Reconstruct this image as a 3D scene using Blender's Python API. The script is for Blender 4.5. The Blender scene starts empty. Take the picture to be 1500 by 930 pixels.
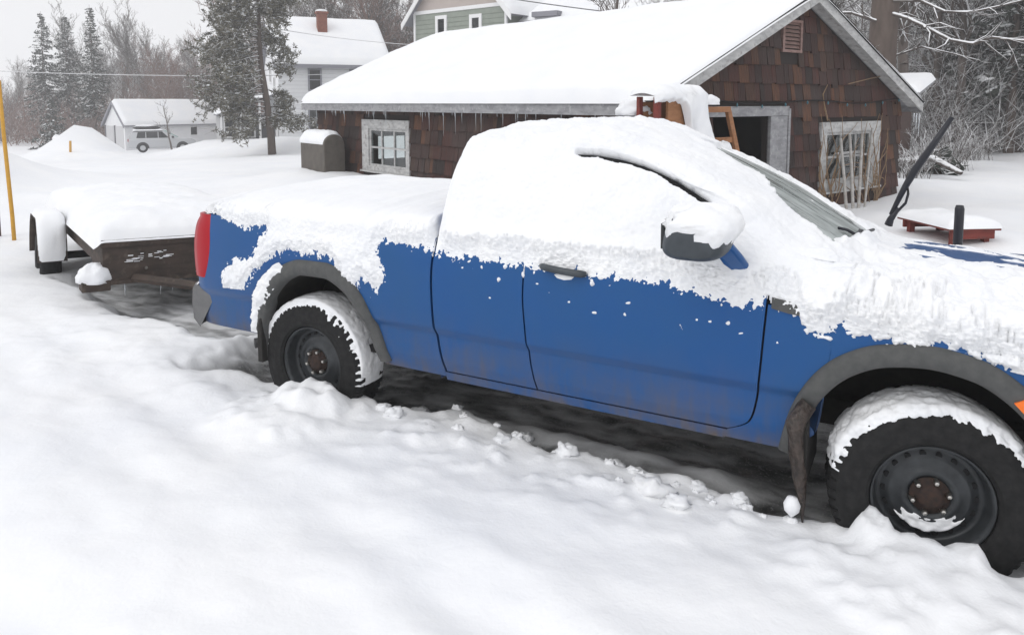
import bpy, math, random
import numpy as np
from mathutils import Vector, Matrix
rad = math.radians
S = bpy.context.scene
# ------------------------------------------------------------------ camera
cd = bpy.data.cameras.new("camera"); cam = bpy.data.objects.new("camera", cd)
S.collection.objects.link(cam); S.camera = cam
cam.location = (3.16, -4.14, 1.92)
YAW, PIT = rad(-28.8), rad(5.6)                     # looks north-west, a little down
cam.rotation_euler = (rad(90) - PIT, 0, -YAW)
cd.sensor_width = 36; cd.lens = 26.64; cd.shift_y = -0.1367   # the photograph is cropped: its horizon sits high
cd.clip_start = 0.05; cd.clip_end = 2000
# ------------------------------------------------------------------ sky, sun, exposure
W = bpy.data.worlds.new("World"); S.world = W; W.use_nodes = True
nt = W.node_tree; nt.nodes.clear()
N = nt.nodes.new; LK = nt.links.new
out = N("ShaderNodeOutputWorld"); bg = N("ShaderNodeBackground")
sky = N("ShaderNodeTexSky"); sky.sky_type = 'NISHITA'; sky.sun_disc = False
SUN_EL, SUN_AZ = rad(48), rad(200)
sky.sun_elevation = SUN_EL; sky.sun_rotation = SUN_AZ
sky.air_density = 1.0; sky.dust_density = 6.0
hs = N("ShaderNodeHueSaturation"); hs.inputs['Saturation'].default_value = 0.10
LK(sky.outputs[0], hs.inputs['Color'])
tc = N("ShaderNodeTexCoord"); sp = N("ShaderNodeSeparateXYZ"); LK(tc.outputs['Generated'], sp.inputs[0])
rp = N("ShaderNodeValToRGB"); LK(sp.outputs['Z'], rp.inputs[0])
e = rp.color_ramp.elements                           # overcast: brighter towards the zenith
e[0].position = 0.0; e[0].color = (8.5, 8.55, 8.75, 1)
e[1].position = 0.75; e[1].color = (8.9, 8.95, 9.3, 1)
mx = N("ShaderNodeMixRGB"); mx.inputs[0].default_value = 0.88
LK(hs.outputs[0], mx.inputs[1]); LK(rp.outputs[0], mx.inputs[2])
LK(mx.outputs[0], bg.inputs[0]); bg.inputs[1].default_value = 0.10
LK(bg.outputs[0], out.inputs[0])
sl = bpy.data.lights.new("sun", 'SUN'); sl.energy = 0.6; sl.angle = rad(40); sl.color = (1, .98, .95)
so = bpy.data.objects.new("sun", sl); S.collection.objects.link(so)
so.rotation_euler = (rad(90) - SUN_EL, 0, rad(180) - SUN_AZ)
S.view_settings.view_transform = 'Standard'; S.view_settings.look = 'None'
S.view_settings.exposure = 0.19; S.view_settings.gamma = 1.0
S.cycles.max_bounces = 6; S.cycles.diffuse_bounces = 3; S.cycles.transparent_max_bounces = 12
S.cycles.use_denoising = True
# ------------------------------------------------------------------ helpers
rng = np.random.default_rng(7); random.seed(7)
COL = S.collection
_perm = np.random.default_rng(3).permutation(256); _perm = np.concatenate([_perm, _perm, _perm])
_grad = np.random.default_rng(4).normal(size=(256, 3)); _grad /= np.linalg.norm(_grad, axis=1)[:, None]

def pn(x, y, z=0.0):
    x, y, z = np.broadcast_arrays(np.asarray(x, float), np.asarray(y, float), np.asarray(z, float))
    xi, yi, zi = np.floor(x).astype(int), np.floor(y).astype(int), np.floor(z).astype(int)
    xf, yf, zf = x - xi, y - yi, z - zi
    u, v, w = [t * t * t * (t * (t * 6 - 15) + 10) for t in (xf, yf, zf)]
    r = 0
    for a in (0, 1):
        for b in (0, 1):
            for c in (0, 1):
                h = _perm[(_perm[(_perm[(xi + a) & 255] + yi + b) & 255] + zi + c) & 255]
                g = _grad[h]
                d = g[..., 0] * (xf - a) + g[..., 1] * (yf - b) + g[..., 2] * (zf - c)
                r = r + d * (u if a else 1 - u) * (v if b else 1 - v) * (w if c else 1 - w)
    return r * 1.6

def fbm(x, y, z=0.0, o=4, g=.5):
    r, a, f = 0, 1., 1.
    for i in range(o):
        r = r + a * pn(np.asarray(x) * f + 17.3 * i, np.asarray(y) * f + 5.1 * i, np.asarray(z) * f); a *= g; f *= 2.03
    return r

def sst(a, b, x):
    t = np.clip((np.asarray(x, float) - a) / (b - a), 0, 1); return t * t * (3 - 2 * t)

def sdf(poly, X, Y):                                 # >0 inside a polygon
    P = np.asarray(poly, float); Q = np.roll(P, -1, 0)
    X = np.asarray(X, float); Y = np.asarray(Y, float)
    d = np.full(X.shape, 1e9); ins = np.zeros(X.shape, bool)
    for (ax, ay), (bx, by) in zip(P, Q):
        ex, ey = bx - ax, by - ay
        t = np.clip(((X - ax) * ex + (Y - ay) * ey) / (ex * ex + ey * ey + 1e-12), 0, 1)
        d = np.minimum(d, np.hypot(X - ax - t * ex, Y - ay - t * ey))
        c = (ay > Y) != (by > Y)
        with np.errstate(divide='ignore', invalid='ignore'):
            ins ^= c & (X < (bx - ax) * (Y - ay) / (by - ay + 1e-15) + ax)
    return np.where(ins, d, -d)

def dpl(line, X, Y):                                 # distance to a polyline
    d = np.full(np.shape(X), 1e9)
    for (ax, ay), (bx, by) in zip(line[:-1], line[1:]):
        ex, ey = bx - ax, by - ay
        t = np.clip(((X - ax) * ex + (Y - ay) * ey) / (ex * ex + ey * ey), 0, 1)
        d = np.minimum(d, np.hypot(X - ax - t * ex, Y - ay - t * ey))
    return d

class MB:
    """collects shapes for ONE mesh"""
    def __init__(s): s.v = []; s.f = []; s.m = []; s.n = 0
    def add(s, V, F, mi=0):
        V = np.asarray(V, float).reshape(-1, 3)
        s.v.append(V); s.f += [[i + s.n for i in f] for f in F]; s.m += [mi] * len(F); s.n += len(V); return s
    def box(s, a, b, mi=0):
        x0, y0, z0 = a; x1, y1, z1 = b
        return s.add([(x0,y0,z0),(x1,y0,z0),(x1,y1,z0),(x0,y1,z0),(x0,y0,z1),(x1,y0,z1),(x1,y1,z1),(x0,y1,z1)],
              [(0,3,2,1),(4,5,6,7),(0,1,5,4),(1,2,6,5),(2,3,7,6),(3,0,4,7)], mi)
    def obox(s, o, ux, uy, uz, mi=0):                # oriented box: corner and three edge vectors
        o, ux, uy, uz = map(np.array, (o, ux, uy, uz))
        return s.add([o,o+ux,o+ux+uy,o+uy,o+uz,o+ux+uz,o+ux+uy+uz,o+uy+uz],
              [(0,3,2,1),(4,5,6,7),(0,1,5,4),(1,2,6,5),(2,3,7,6),(3,0,4,7)], mi)
    def prism(s, poly, d, mi=0):                     # polygon (3d points) pushed along d
        P = np.asarray(poly, float); n = len(P); d = np.asarray(d, float)
        return s.add(np.r_[P, P + d], [tuple(range(n))[::-1], tuple(range(n, 2 * n))] +
              [(i, (i + 1) % n, n + (i + 1) % n, n + i) for i in range(n)], mi)
    def tube(s, pts, r, n=8, mi=0, cap=True):
        P = np.asarray(pts, float); k = len(P); r = np.broadcast_to(np.asarray(r, float), (k,))
        T = np.gradient(P, axis=0); T /= np.linalg.norm(T, axis=1)[:, None] + 1e-9
        up = np.array([0, 0, 1.]) if abs(T[0][2]) < .9 else np.array([1., 0, 0])
        V = []
        for i in range(k):
            a = np.cross(T[i], up); a /= np.linalg.norm(a) + 1e-9; b = np.cross(a, T[i]); 
            th = np.arange(n) * 2 * math.pi / n
            V.append(P[i] + r[i] * (np.cos(th)[:, None] * a + np.sin(th)[:, None] * b))
        F = [(i*n+j, i*n+(j+1)%n, (i+1)*n+(j+1)%n, (i+1)*n+j) for i in range(k-1) for j in range(n)]
        if cap: F += [tuple(range(n))[::-1], tuple((k-1)*n + j for j in range(n))]
        return s.add(np.concatenate(V), F, mi)
    def grid(s, P, mi=0, close=False, keep=None):
        P = np.asarray(P); a, b = P.shape[:2]
        F = []
        for i in range(a - 1):
            for j in range(b if close else b - 1):
                if keep is None or keep[i, j]:
                    F.append((i*b+j, i*b+(j+1)%b, (i+1)*b+(j+1)%b, (i+1)*b+j))
        return s.add(P.reshape(-1, 3), F, mi)
    def lathe(s, prof, o, axis='y', n=48, mi=0, rmod=None):   # prof: (axial, radius)
        prof = np.asarray(prof, float); th = np.arange(n) * 2 * math.pi / n
        A = np.broadcast_to(prof[:, 0][:, None], (len(prof), n)); R = np.broadcast_to(prof[:, 1][:, None], (len(prof), n)).copy()
        if rmod is not None: R = R + rmod
        c, d = R * np.cos(th), R * np.sin(th)
        P = np.stack({'y': (c, A, d), 'z': (c, d, A), 'x': (A, c, d)}[axis], -1) + np.asarray(o)
        return s.grid(P, mi, True)
    def build(s, name, mats, parent=None, smooth=False, bev=0, autos=None):
        me = bpy.data.meshes.new(name)
        V = np.concatenate(s.v) if s.v else np.zeros((0, 3))
        me.from_pydata(V.tolist(), [], s.f)
        for m in (mats if isinstance(mats, (list, tuple)) else [mats]): me.materials.append(m)
        if any(s.m): me.polygons.foreach_set('material_index', s.m)
        if smooth: me.polygons.foreach_set('use_smooth', [True] * len(me.polygons))
        me.update()
        o = bpy.data.objects.new(name, me); COL.objects.link(o)
        if parent is not None: o.parent = parent
        if bev:
            b = o.modifiers.new('bevel', 'BEVEL'); b.width = bev; b.segments = 2; b.limit_method = 'ANGLE'
        return o

def tag(o, label=None, cat=None, group=None, kind=None):
    if label: o['label'] = label
    if cat: o['category'] = cat
    if group: o['group'] = group
    if kind: o['kind'] = kind
    return o
def thing(name, label, cat, loc=(0, 0, 0), rz=0, group=None):
    o = bpy.data.objects.new(name, None); COL.objects.link(o); o.empty_display_size = .2
    o.location = loc; o.rotation_euler = (0, 0, rz); return tag(o, label, cat, group)
def copy_tree(o, parent=None):
    c = o.copy(); COL.objects.link(c); c.parent = parent
    for ch in list(o.children): copy_tree(ch, c)
    return c

def shell(name, P, Nn, T, mat, parent, eps=-.004, lo=-.012):
    """snow lying on a surface: P pushed out along its normals by T; where T<0 there is none"""
    P = P + Nn * np.maximum(T, lo)[..., None]
    m = np.maximum(np.maximum(T[:-1, :-1], T[1:, :-1]), np.maximum(T[:-1, 1:], T[1:, 1:])) > eps
    a, b = P.shape[:2]; I = np.arange(a * b).reshape(a, b)
    F = np.stack([I[:-1, :-1], I[:-1, 1:], I[1:, 1:], I[1:, :-1]], -1)[m]
    used = np.unique(F); mp = np.zeros(a * b, int); mp[used] = np.arange(len(used))
    me = bpy.data.meshes.new(name); me.from_pydata(P.reshape(-1, 3)[used].tolist(), [], mp[F].tolist())
    me.materials.append(mat); me.polygons.foreach_set('use_smooth', [True] * len(me.polygons)); me.update()
    o = bpy.data.objects.new(name, me); COL.objects.link(o); o.parent = parent; return o
def normals(P, flip=1):
    a = np.gradient(P, axis=0); b = np.gradient(P, axis=1); n = np.cross(a, b)
    return flip * n / (np.linalg.norm(n, axis=-1)[..., None] + 1e-12)
# ------------------------------------------------------------------ materials
def mat(name, col=(.5, .5, .5), rough=.6, metal=0, **kw):
    m = bpy.data.materials.new(name); m.use_nodes = True
    b = m.node_tree.nodes['Principled BSDF']
    b.inputs['Base Color'].default_value = (*col, 1); b.inputs['Roughness'].default_value = rough; b.inputs['Metallic'].default_value = metal
    for k, v in kw.items(): b.inputs[k.replace('_', ' ')].default_value = v
    return m
class G:
    """small node-graph helper on a material"""
    def __init__(s, m): s.m = m; s.t = m.node_tree; s.b = s.t.nodes['Principled BSDF']
    def n(s, k, **kw):
        x = s.t.nodes.new('ShaderNode' + k)
        for a, v in kw.items():
            if hasattr(x, a): setattr(x, a, v)
            else: x.inputs[a].default_value = v
        return x
    def l(s, a, b): s.t.links.new(a, b)
    def noise(s, scale, detail=4, vec=None, rough=.55, stretch=None):
        x = s.n('TexNoise'); x.inputs['Scale'].default_value = scale; x.inputs['Detail'].default_value = detail; x.inputs['Roughness'].default_value = rough
        if vec is None: vec = s.n('TexCoord').outputs['Object']
        if stretch:
            mp = s.n('Mapping'); mp.inputs['Scale'].default_value = stretch; s.l(vec, mp.inputs[0]); vec = mp.outputs[0]
        s.l(vec, x.inputs['Vector']); return x.outputs['Fac']
    def ramp(s, fac, stops):
        r = s.n('ValToRGB'); s.l(fac, r.inputs[0]); el = r.color_ramp.elements
        while len(el) < len(stops): el.new(.5)
        for q, (p, c) in zip(el, stops):
            q.position = p; q.color = (*c, 1) if len(c) == 3 else c
        return r.outputs[0]
    def g(s, v): return (v, v, v)
    def mix(s, fac, a, b):
        x = s.n('MixRGB')
        for i, v in ((0, fac), (1, a), (2, b)):
            if isinstance(v, (int, float)): x.inputs[i].default_value = v if i == 0 else (v, v, v, 1)
            elif isinstance(v, tuple): x.inputs[i].default_value = (*v, 1)
            else: s.l(v, x.inputs[i])
        return x.outputs[0]
    def math(s, op, a, b=0.):
        x = s.n('Math'); x.operation = op
        for i, v in ((0, a), (1, b)):
            if isinstance(v, (int, float)): x.inputs[i].default_value = v
            else: s.l(v, x.inputs[i])
        return x.outputs[0]
    def bump(s, h, dist=.01, st=1.):
        x = s.n('Bump'); x.inputs['Distance'].default_value = dist; x.inputs['Strength'].default_value = st
        s.l(h, x.inputs['Height']); s.l(x.outputs[0], s.b.inputs['Normal'])
    def col(s, c): s.l(c, s.b.inputs['Base Color'])
    def rough(s, c): s.l(c, s.b.inputs['Roughness'])
    def upz(s):
        g = s.n('NewGeometry'); x = s.n('SeparateXYZ'); s.l(g.outputs['Normal'], x.inputs[0]); return x.outputs[2]
    def island(s):
        g = s.n('NewGeometry'); return g.outputs['Random Per Island']

SNOWC = (.86, .87, .885)
M = {}
def snowmat(name, big=3., fine=90., d=.012):
    m = mat(name, SNOWC, .55, Specular_IOR_Level=.25); g = G(m)
    g.col(g.ramp(g.noise(big, 3), [(.3, (.83, .845, .87)), (.7, (.885, .89, .895))]))
    h = g.math('ADD', g.math('MULTIPLY', g.noise(fine, 4), .22), g.noise(fine / 7, 4))
    g.bump(h, d, .4); return m
M['snow'] = snowmat('snow')
M['clump'] = snowmat('clumped_snow', 4, 60, .02)
M['roofsnow'] = snowmat('roof_snow', 1.2, 25, .02)
def ground_mat():
    m = snowmat('snowy_ground', 1.1, 55, .02); g = G(m)
    a = g.n('Attribute'); a.attribute_name = 'slush'
    base = m.node_tree.nodes['Principled BSDF'].inputs['Base Color'].links[0].from_socket
    nz = g.noise(9, 5); n2 = g.noise(70, 4)
    dark = g.ramp(nz, [(.35, (.035, .037, .036)), (.62, (.13, .132, .13))])
    n3 = g.noise(1.6, 6, stretch=(1.1, 7, 1)); dark = g.mix(g.ramp(n3, [(.5, (0,)*3), (.68, (.8,)*3)]), dark, (.22, .225, .225))
    dark = g.mix(g.ramp(n2, [(.55, (0, 0, 0)), (.72, (1, 1, 1))]), dark, (.30, .30, .30))
    g.col(g.mix(a.outputs['Fac'], base, dark))
    g.rough(g.mix(a.outputs['Fac'], .55, .45)); return m
M['ground'] = ground_mat()
def paint():
    m = mat('blue_paint', (.010, .055, .21), .36, .15, Coat_Weight=.22, Coat_Roughness=.04, Specular_IOR_Level=.28); g = G(m)
    tcn = g.n('TexCoord').outputs['Object']; s = g.n('SeparateXYZ'); g.l(tcn, s.inputs[0])
    hz = g.n('MapRange'); g.l(s.outputs[2], hz.inputs[0]); hz.inputs[1].default_value = .92; hz.inputs[2].default_value = .42
    dn = g.noise(5, 5); st = g.noise(4, 4, stretch=(6, 1, 1.2))
    d = g.math('MULTIPLY', g.math('MULTIPLY', hz.outputs[0], hz.outputs[0]), g.math('ADD', g.ramp(dn, [(.35, (0,)*3), (.75, (1,)*3)]), g.math('MULTIPLY', g.ramp(st, [(.45, (0,)*3), (.7, (1,)*3)]), .4)))
    film = g.ramp(g.noise(2.2, 4), [(.3, (.02,)*3), (.8, (.34,)*3)])       # road-salt film
    c = g.mix(film, (.002, .070, .250), (.022, .092, .175))
    g.col(g.mix(d, c, (.13, .105, .085)))
    g.rough(g.math('ADD', .3, g.math('MULTIPLY', g.math('ADD', d, film), .55)))
    return m
M['blue'] = paint()
M['black'] = mat('black_plastic', (.012, .012, .013), .5)
M['gap'] = mat('dark_gap', (.004, .004, .005), .9)
def noisy(name, a, b, scale=8, rough=.7, metal=0, bump=0., stretch=None, **kw):
    m = mat(name, a, rough, metal, **kw); g = G(m); n = g.noise(scale, 5, stretch=stretch)
    g.col(g.ramp(n, [(.3, a), (.7, b)]))
    if bump: g.bump(n, bump)
    return m
M['flare'] = noisy('grey_trim', (.058, .06, .06), (.085, .086, .084), 25, .7)
M['rubber'] = noisy('tyre_rubber', (.007, .007, .0075), (.019, .019, .019), 30, .75, bump=.003, Specular_IOR_Level=.25)
M['steel'] = noisy('black_steel_wheel', (.022, .025, .028), (.05, .055, .06), 14, .42, .3)
M['hub'] = noisy('rusty_hub', (.016, .011, .010), (.045, .022, .014), 40, .85)
M['chrome'] = mat('lug_nut', (.6, .58, .54), .3, 1)
M['lens'] = mat('red_lens', (.36, .006, .015), .3, Specular_IOR_Level=.25)
M['amber'] = mat('amber_lens', (.85, .17, .01), .25)
M['liner'] = noisy('wheel_liner', (.010, .0095, .009), (.022, .02, .018), 20, .9)
M['dirtice'] = noisy('dirty_ice', (.014, .010, .008), (.075, .055, .045), 38, .4, bump=.015)
M['mirror'] = noisy('mirror_shell', (.03, .038, .046), (.055, .065, .075), 12, .45)
M['glassd'] = mat('dark_glass', (.01, .012, .014), .06)
def wsglass():
    m = mat('frosted_windscreen', (.1, .12, .11), .12, Coat_Weight=.3); g = G(m)
    f = g.ramp(g.noise(3, 5, stretch=(1.0, 5, 1.0)), [(.32, (0,)*3), (.72, (1,)*3)])
    g.col(g.mix(f, (.14, .17, .16), (.50, .54, .53))); g.rough(g.mix(f, .12, .6)); return m
M['ws'] = wsglass()
def pane():
    m = bpy.data.materials.new('window_pane'); m.use_nodes = True; t = m.node_tree; t.nodes.clear()
    o = t.nodes.new('ShaderNodeOutputMaterial'); x = t.nodes.new('ShaderNodeMixShader'); a = t.nodes.new('ShaderNodeBsdfTransparent'); b = t.nodes.new('ShaderNodeBsdfGlossy')
    a.inputs[0].default_value = (.8, .84, .84, 1); b.inputs['Roughness'].default_value = .08; x.inputs[0].default_value = .1
    t.links.new(a.outputs[0], x.inputs[1]); t.links.new(b.outputs[0], x.inputs[2]); t.links.new(x.outputs[0], o.inputs[0]); return m
M['pane'] = pane()
def shingle():
    m = mat('cedar_shingle', (.1, .04, .03), .85); g = G(m)
    base = g.ramp(g.island(), [(0, (.016, .010, .009)), (.3, (.046, .014, .010)), (.5, (.068, .019, .012)), (.72, (.030, .016, .013)), (.9, (.125, .047, .018)), (1, (.05, .028, .02))])
    gr = g.noise(5, 5, stretch=(7, 7, .8))
    c = g.mix(g.ramp(gr, [(.35, (0,)*3), (.75, (.75,)*3)]), base, (.026, .017, .014))
    gy = g.ramp(g.noise(.9, 3), [(.5, (0,)*3), (.75, (.55,)*3)])
    g.col(g.mix(gy, c, (.075, .06, .055))); g.bump(gr, .012, .8); return m
M['shingle'] = shingle()
M['core'] = mat('dark_sheathing', (.02, .014, .012), .9)
def weathered(name, a, b, c):
    m = mat(name, a, .8); g = G(m)
    n = g.noise(3, 6, stretch=(2, 2, 6)); n2 = g.noise(14, 5)
    x = g.mix(g.ramp(n, [(.4, (0,)*3), (.65, (1,)*3)]), a, b)
    g.col(g.mix(g.ramp(n2, [(.55, (0,)*3), (.7, (.8,)*3)]), x, c)); g.bump(n2, .006); return m
M['oldwhite'] = weathered('weathered_white_paint', (.50, .50, .49), (.36, .36, .36), (.22, .2, .19))
M['oldgrey'] = weathered('weathered_grey_board', (.30, .30, .31), (.21, .21, .22), (.40, .40, .41))
M['woodtan'] = weathered('raw_pine', (.33, .155, .07), (.27, .12, .05), (.17, .08, .045))
M['woodred'] = weathered('red_stain', (.20, .035, .025), (.15, .03, .022), (.1, .03, .025))
M['stick'] = weathered('pale_stick', (.46, .45, .43), (.35, .33, .31), (.3, .24, .2))
M['vine'] = noisy('dry_vine', (.28, .19, .11), (.2, .13, .08), 30, .9)
M['ventm'] = weathered('vent_slats', (.26, .17, .15), (.2, .12, .1), (.14, .08, .07))
M['rust'] = weathered('brown_rusty_plate', (.060, .042, .033), (.036, .027, .022), (.10, .078, .06))
M['tank'] = noisy('drab_tank_paint', (.075, .066, .055), (.115, .10, .085), 6, .7)
M['ice'] = mat('icicle_ice', (.75, .8, .84), .1, Transmission_Weight=.6, IOR=1.31)
M['white'] = noisy('white_siding', (.74, .75, .77), (.80, .805, .81), 2, .7)
M['trimw'] = mat('white_trim', (.78, .78, .78), .6)
M['lilac'] = mat('grey_eave', (.24, .24, .27), .8)
M['green'] = noisy('sage_siding', (.235, .265, .225), (.275, .30, .26), 3, .8)
M['tan'] = noisy('tan_siding', (.42, .365, .335), (.46, .40, .37), 3, .8)
M['brick'] = noisy('brick', (.17, .05, .03), (.24, .085, .05), 9, .9)
M['silver'] = mat('silver_paint', (.50, .51, .525), .35, .3)
M['door'] = mat('pale_garage_door', (.56, .56, .57), .6)
M['darkdoor'] = mat('shadowed_jamb', (.12, .12, .13), .8)
M['yellow'] = noisy('yellow_marker', (.62, .33, .03), (.52, .27, .03), 20, .6)
M['post'] = noisy('dark_post', (.05, .03, .025), (.09, .05, .04), 15, .8)
M['navy'] = mat('wiper_black', (.008, .009, .016), .45)
M['wire'] = mat('wire', (.13, .13, .14), .7)
M['wiresnow'] = mat('snowy_wire', (.62, .62, .63), .7)
M['redmachine'] = mat('red_machine', (.3, .02, .02), .5)
M['mint'] = mat('tinted_windscreen', (.42, .56, .53), .25)
def bark(name, a, b, s0=.25, s1=.6, amt=1.):
    m = mat(name, a, .9); g = G(m)
    c = g.ramp(g.noise(6, 4, stretch=(1, 1, .3)), [(.3, a), (.7, b)])
    u = g.math('ADD', g.upz(), g.math('MULTIPLY', g.math('SUBTRACT', g.noise(3.5, 3), .5), 1.3))
    g.col(g.mix(g.math('MULTIPLY', g.ramp(u, [(s0, (0,)*3), (s1, (1,)*3)]), amt), c, SNOWC)); return m
M['bark'] = bark('grey_bark', (.085, .068, .06), (.15, .125, .11), .3, .6)
M['barkred'] = bark('twiggy_bark', (.17, .10, .08), (.25, .165, .14), .45, .9, .8)
M['barkbig'] = bark('brown_trunk_bark', (.075, .055, .045), (.125, .095, .08), .6, .9)
M['bough'] = bark('snowy_bough', (.06, .048, .042), (.11, .09, .08), .0, .35)
def needles(name, a, b, s0=.35, s1=.8):
    m = mat(name, a, .8); g = G(m)
    c = g.ramp(g.island(), [(0, a), (1, b)])
    u = g.math('ADD', g.upz(), g.math('MULTIPLY', g.math('SUBTRACT', g.noise(1.6, 3), .5), 1.6))
    g.col(g.mix(g.ramp(u, [(s0, (0,)*3), (s1, (.9,)*3)]), c, SNOWC)); return m
M['needle'] = needles('spruce_needles', (.022, .030, .024), (.055, .064, .05), .75, 1.3)
M['pine'] = needles('pine_needles', (.075, .073, .05), (.17, .155, .115), .62, 1.2)
# ------------------------------------------------------------------ ground
TRUCK_ARCH_R, TRUCK_ARCH_F = (.02, .42), (3.2, .42)
HX, HY, HAZ = .178, 4.846, rad(22.56)               # garage: near corner and heading
gd = np.array([math.sin(HAZ), math.cos(HAZ)]); ld = np.array([-math.cos(HAZ), math.sin(HAZ)])
def under_truck(x, y):
    w = fbm(x * 1.6, y * 1.6, 3.) * .18
    edge = -.80 + .10 * np.sin(x * 1.7) + w * .8 - .0 * x
    a = sst(-.07, .07, y - edge) * sst(-.07, .12, 1.0 - y + w) * sst(-1.35, -1.0, x + w) * (1 - sst(4.6, 5.3, x))
    return a
def under_trailer(x, y):
    w = fbm(x * 1.7 + 9, y * 1.7, 5.) * .3
    P = [(-4.4, .25), (-2.95, -.22), (-1.3, -.35), (-.9, .9), (-2.2, 1.3), (-4.5, 1.6)]
    return sst(-.10, .16, sdf(P, x, y) + w * .4)
def gz(x, y):
    x = np.asarray(x, float); y = np.asarray(y, float)
    s = -.8 * x + .55 * y
    z = .20 + .12 * sst(1.5, 6, y) - 2.15 * sst(9, 58, s)
    rr = np.hypot(x - 3, y + 4)
    z = z + 2.0 * sst(62, 130, rr) * sst(30, 75, s) * sst(18, 50, y + .25 * x) + 0.8 * sst(70, 180, rr)
    # banks and drifts
    def bump(cx, cy, h, a, b, th=0):
        c, t = math.cos(th), math.sin(th); u = (x - cx) * c + (y - cy) * t; v = -(x - cx) * t + (y - cy) * c
        return h * np.exp(-((u / a) ** 2 + (v / b) ** 2))
    z = z + bump(-15.5, .8, 1.75, 5.2, 2.4, rad(150)) + bump(-10.8, -2.6, 1.0, 3., 2.2, rad(120))
    z = z + bump(-41.3, 23.4, 2.1, 1.7, 1.7, rad(35)) + bump(-40.6, 21.2, .8, 1.6, 1.6, rad(35)) + bump(-14.0, 2.7, 1.25, 2.6, 1.7, rad(120))
    dr = dpl([(-35.4, 27.6), (-27.0, 27.0), (-22.0, 29.5)], x, y); z = z + 1.12 * np.exp(-(dr / 2.5) ** 2) * (1 + .12 * pn(x * .5, y * .5, 3))
    z = z + bump(3.5, 5.5, .17, 1.1, 1.1)
    # drift against the long wall of the garage
    u = (x - HX) * gd[0] + (y - HY) * gd[1]; v = (x - HX) * ld[0] + (y - HY) * ld[1]
    z = z + .22 * np.exp(-((u + .3) / 1.1) ** 2) * sst(.5, 3, v) * (1 - sst(9, 11, v))
    z = z + .10 * fbm(x * .35, y * .35, 1.) * sst(1.0, 4, np.abs(y)) + .022 * fbm(x * 1.1, y * 1.1, 2., 3)
    # near the truck: ruts, trodden lumps, then the bare strip under it
    near = np.exp(-((np.hypot(x - 1, y + 1.6)) / 4.5) ** 4)
    rut = 0
    for off, dp in ((0, .034), (.42, .020), (1.10, .030), (1.6, .018)):
        q = (y + 1.58 + .26 * (x + .08)) + off + .10 * pn(x * .7, off * 9)
        rut = rut - dp * np.exp(-(q / .15) ** 2) + dp * .5 * np.exp(-((q - .26) / .13) ** 2)
    z = z + near * rut * (.7 + .5 * pn(x * .9, y * .9, 7))
    lump = np.clip(fbm(x * 3.2, y * 3.2, 9., 3), -.3, 1) * .026
    z = z + near * .016 * fbm(x * 2.1, y * 2.6, 21., 3) + near * lump * (.12 + .9 * sst(-1.9, -1.0, y))
    ch = np.maximum(0, fbm(x * 7., y * 7., 14., 3) - .05)
    z = z + .05 * ch * np.exp(-((y + 1.0) / .28) ** 2) * sst(.2, .8, x) * (1 - sst(2.5, 3.0, x))
    ut = np.maximum(under_truck(x, y), .85 * under_trailer(x, y))
    bare = .012 + .02 * fbm(x * 5, y * 5, 4.) + .055 * np.exp(-((y + .40 + .02 * x) / .10) ** 2) * sst(.7, 1.2, x) * (1 - sst(2.3, 2.7, x))
    z = z * (1 - ut) + bare * ut
    # heaps round the tyres
    def heap(cx, cy, h, a, b, k=.3): # flat-topped heap with a broken surface
        q = ((x - cx) / a) ** 2 + ((y - cy) / b) ** 2 + k * fbm(x * 5 + cx, y * 5, 6., 3)
        return np.where(q < 1.7, h * (1 - sst(.0, 1.8, q)) * (1 + .12 * fbm(x * 9, y * 9, 8., 3)), -99)
    for hp in ((.14, -1.03, .32, .27, .22), (.08, -1.2, .25, .5, .38), (.33, -1.0, .28, .09, .11), (3.18, -1.03, .28, .28, .2), (3.05, -1.0, .33, .10, .12), (3.35, -1.0, .28, .09, .11), (3.12, -1.2, .24, .55, .36)):
        b_ = heap(*hp); h_ = np.clip(.5 + .5 * (b_ - z) / .07, 0, 1); z = z + (b_ - z) * h_ + .07 * h_ * (1 - h_)
    return z
def axis(a, b, d, lo, hi, g):
    c = list(np.arange(a, b, d)); q, s = c[-1], d
    while q < hi: s *= g; q += s; c.append(q)
    q, s, l = c[0], d, []
    while q > lo: s *= g; q -= s; l.append(q)
    return np.array(l[::-1] + c)
gx = axis(-4.2, 4.4, .023, -180, 180, 1.055); gy = axis(-3.9, 1.4, .021, -60, 190, 1.05)
X, Y = np.meshgrid(gx, gy, indexing='ij'); Z = gz(X, Y)
me = bpy.data.meshes.new('ground'); a, b = X.shape; I = np.arange(a * b).reshape(a, b)
me.from_pydata(np.stack([X, Y, Z], -1).reshape(-1, 3).tolist(), [], np.stack([I[:-1, :-1], I[1:, :-1], I[1:, 1:], I[:-1, 1:]], -1).reshape(-1, 4).tolist())
me.polygons.foreach_set('use_smooth', [True] * len(me.polygons)); me.materials.append(M['ground'])
at = me.attributes.new('slush', 'FLOAT', 'POINT')
sn = fbm(X * 3., Y * 9., 11., 4)
ut = under_truck(X, Y); tr = under_trailer(X, Y)
ridge = np.exp(-((Y + .40 + .02 * X) / .09) ** 2) * sst(.7, 1.2, X) * (1 - sst(2.3, 2.7, X))
sl_ = np.clip(ut * np.clip(.86 + .55 * sn - .75 * ridge, .12, 1), 0, 1)
sl_ = np.maximum(sl_, tr * np.clip(.45 + .6 * sn, .15, .8))
sl_ = np.where(Z > .15, 0, sl_ * sst(.15, .06, Z))
at.data.foreach_set('value', sl_.reshape(-1)); me.update()
go = bpy.data.objects.new('ground', me); COL.objects.link(go); tag(go, kind='structure')
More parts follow.
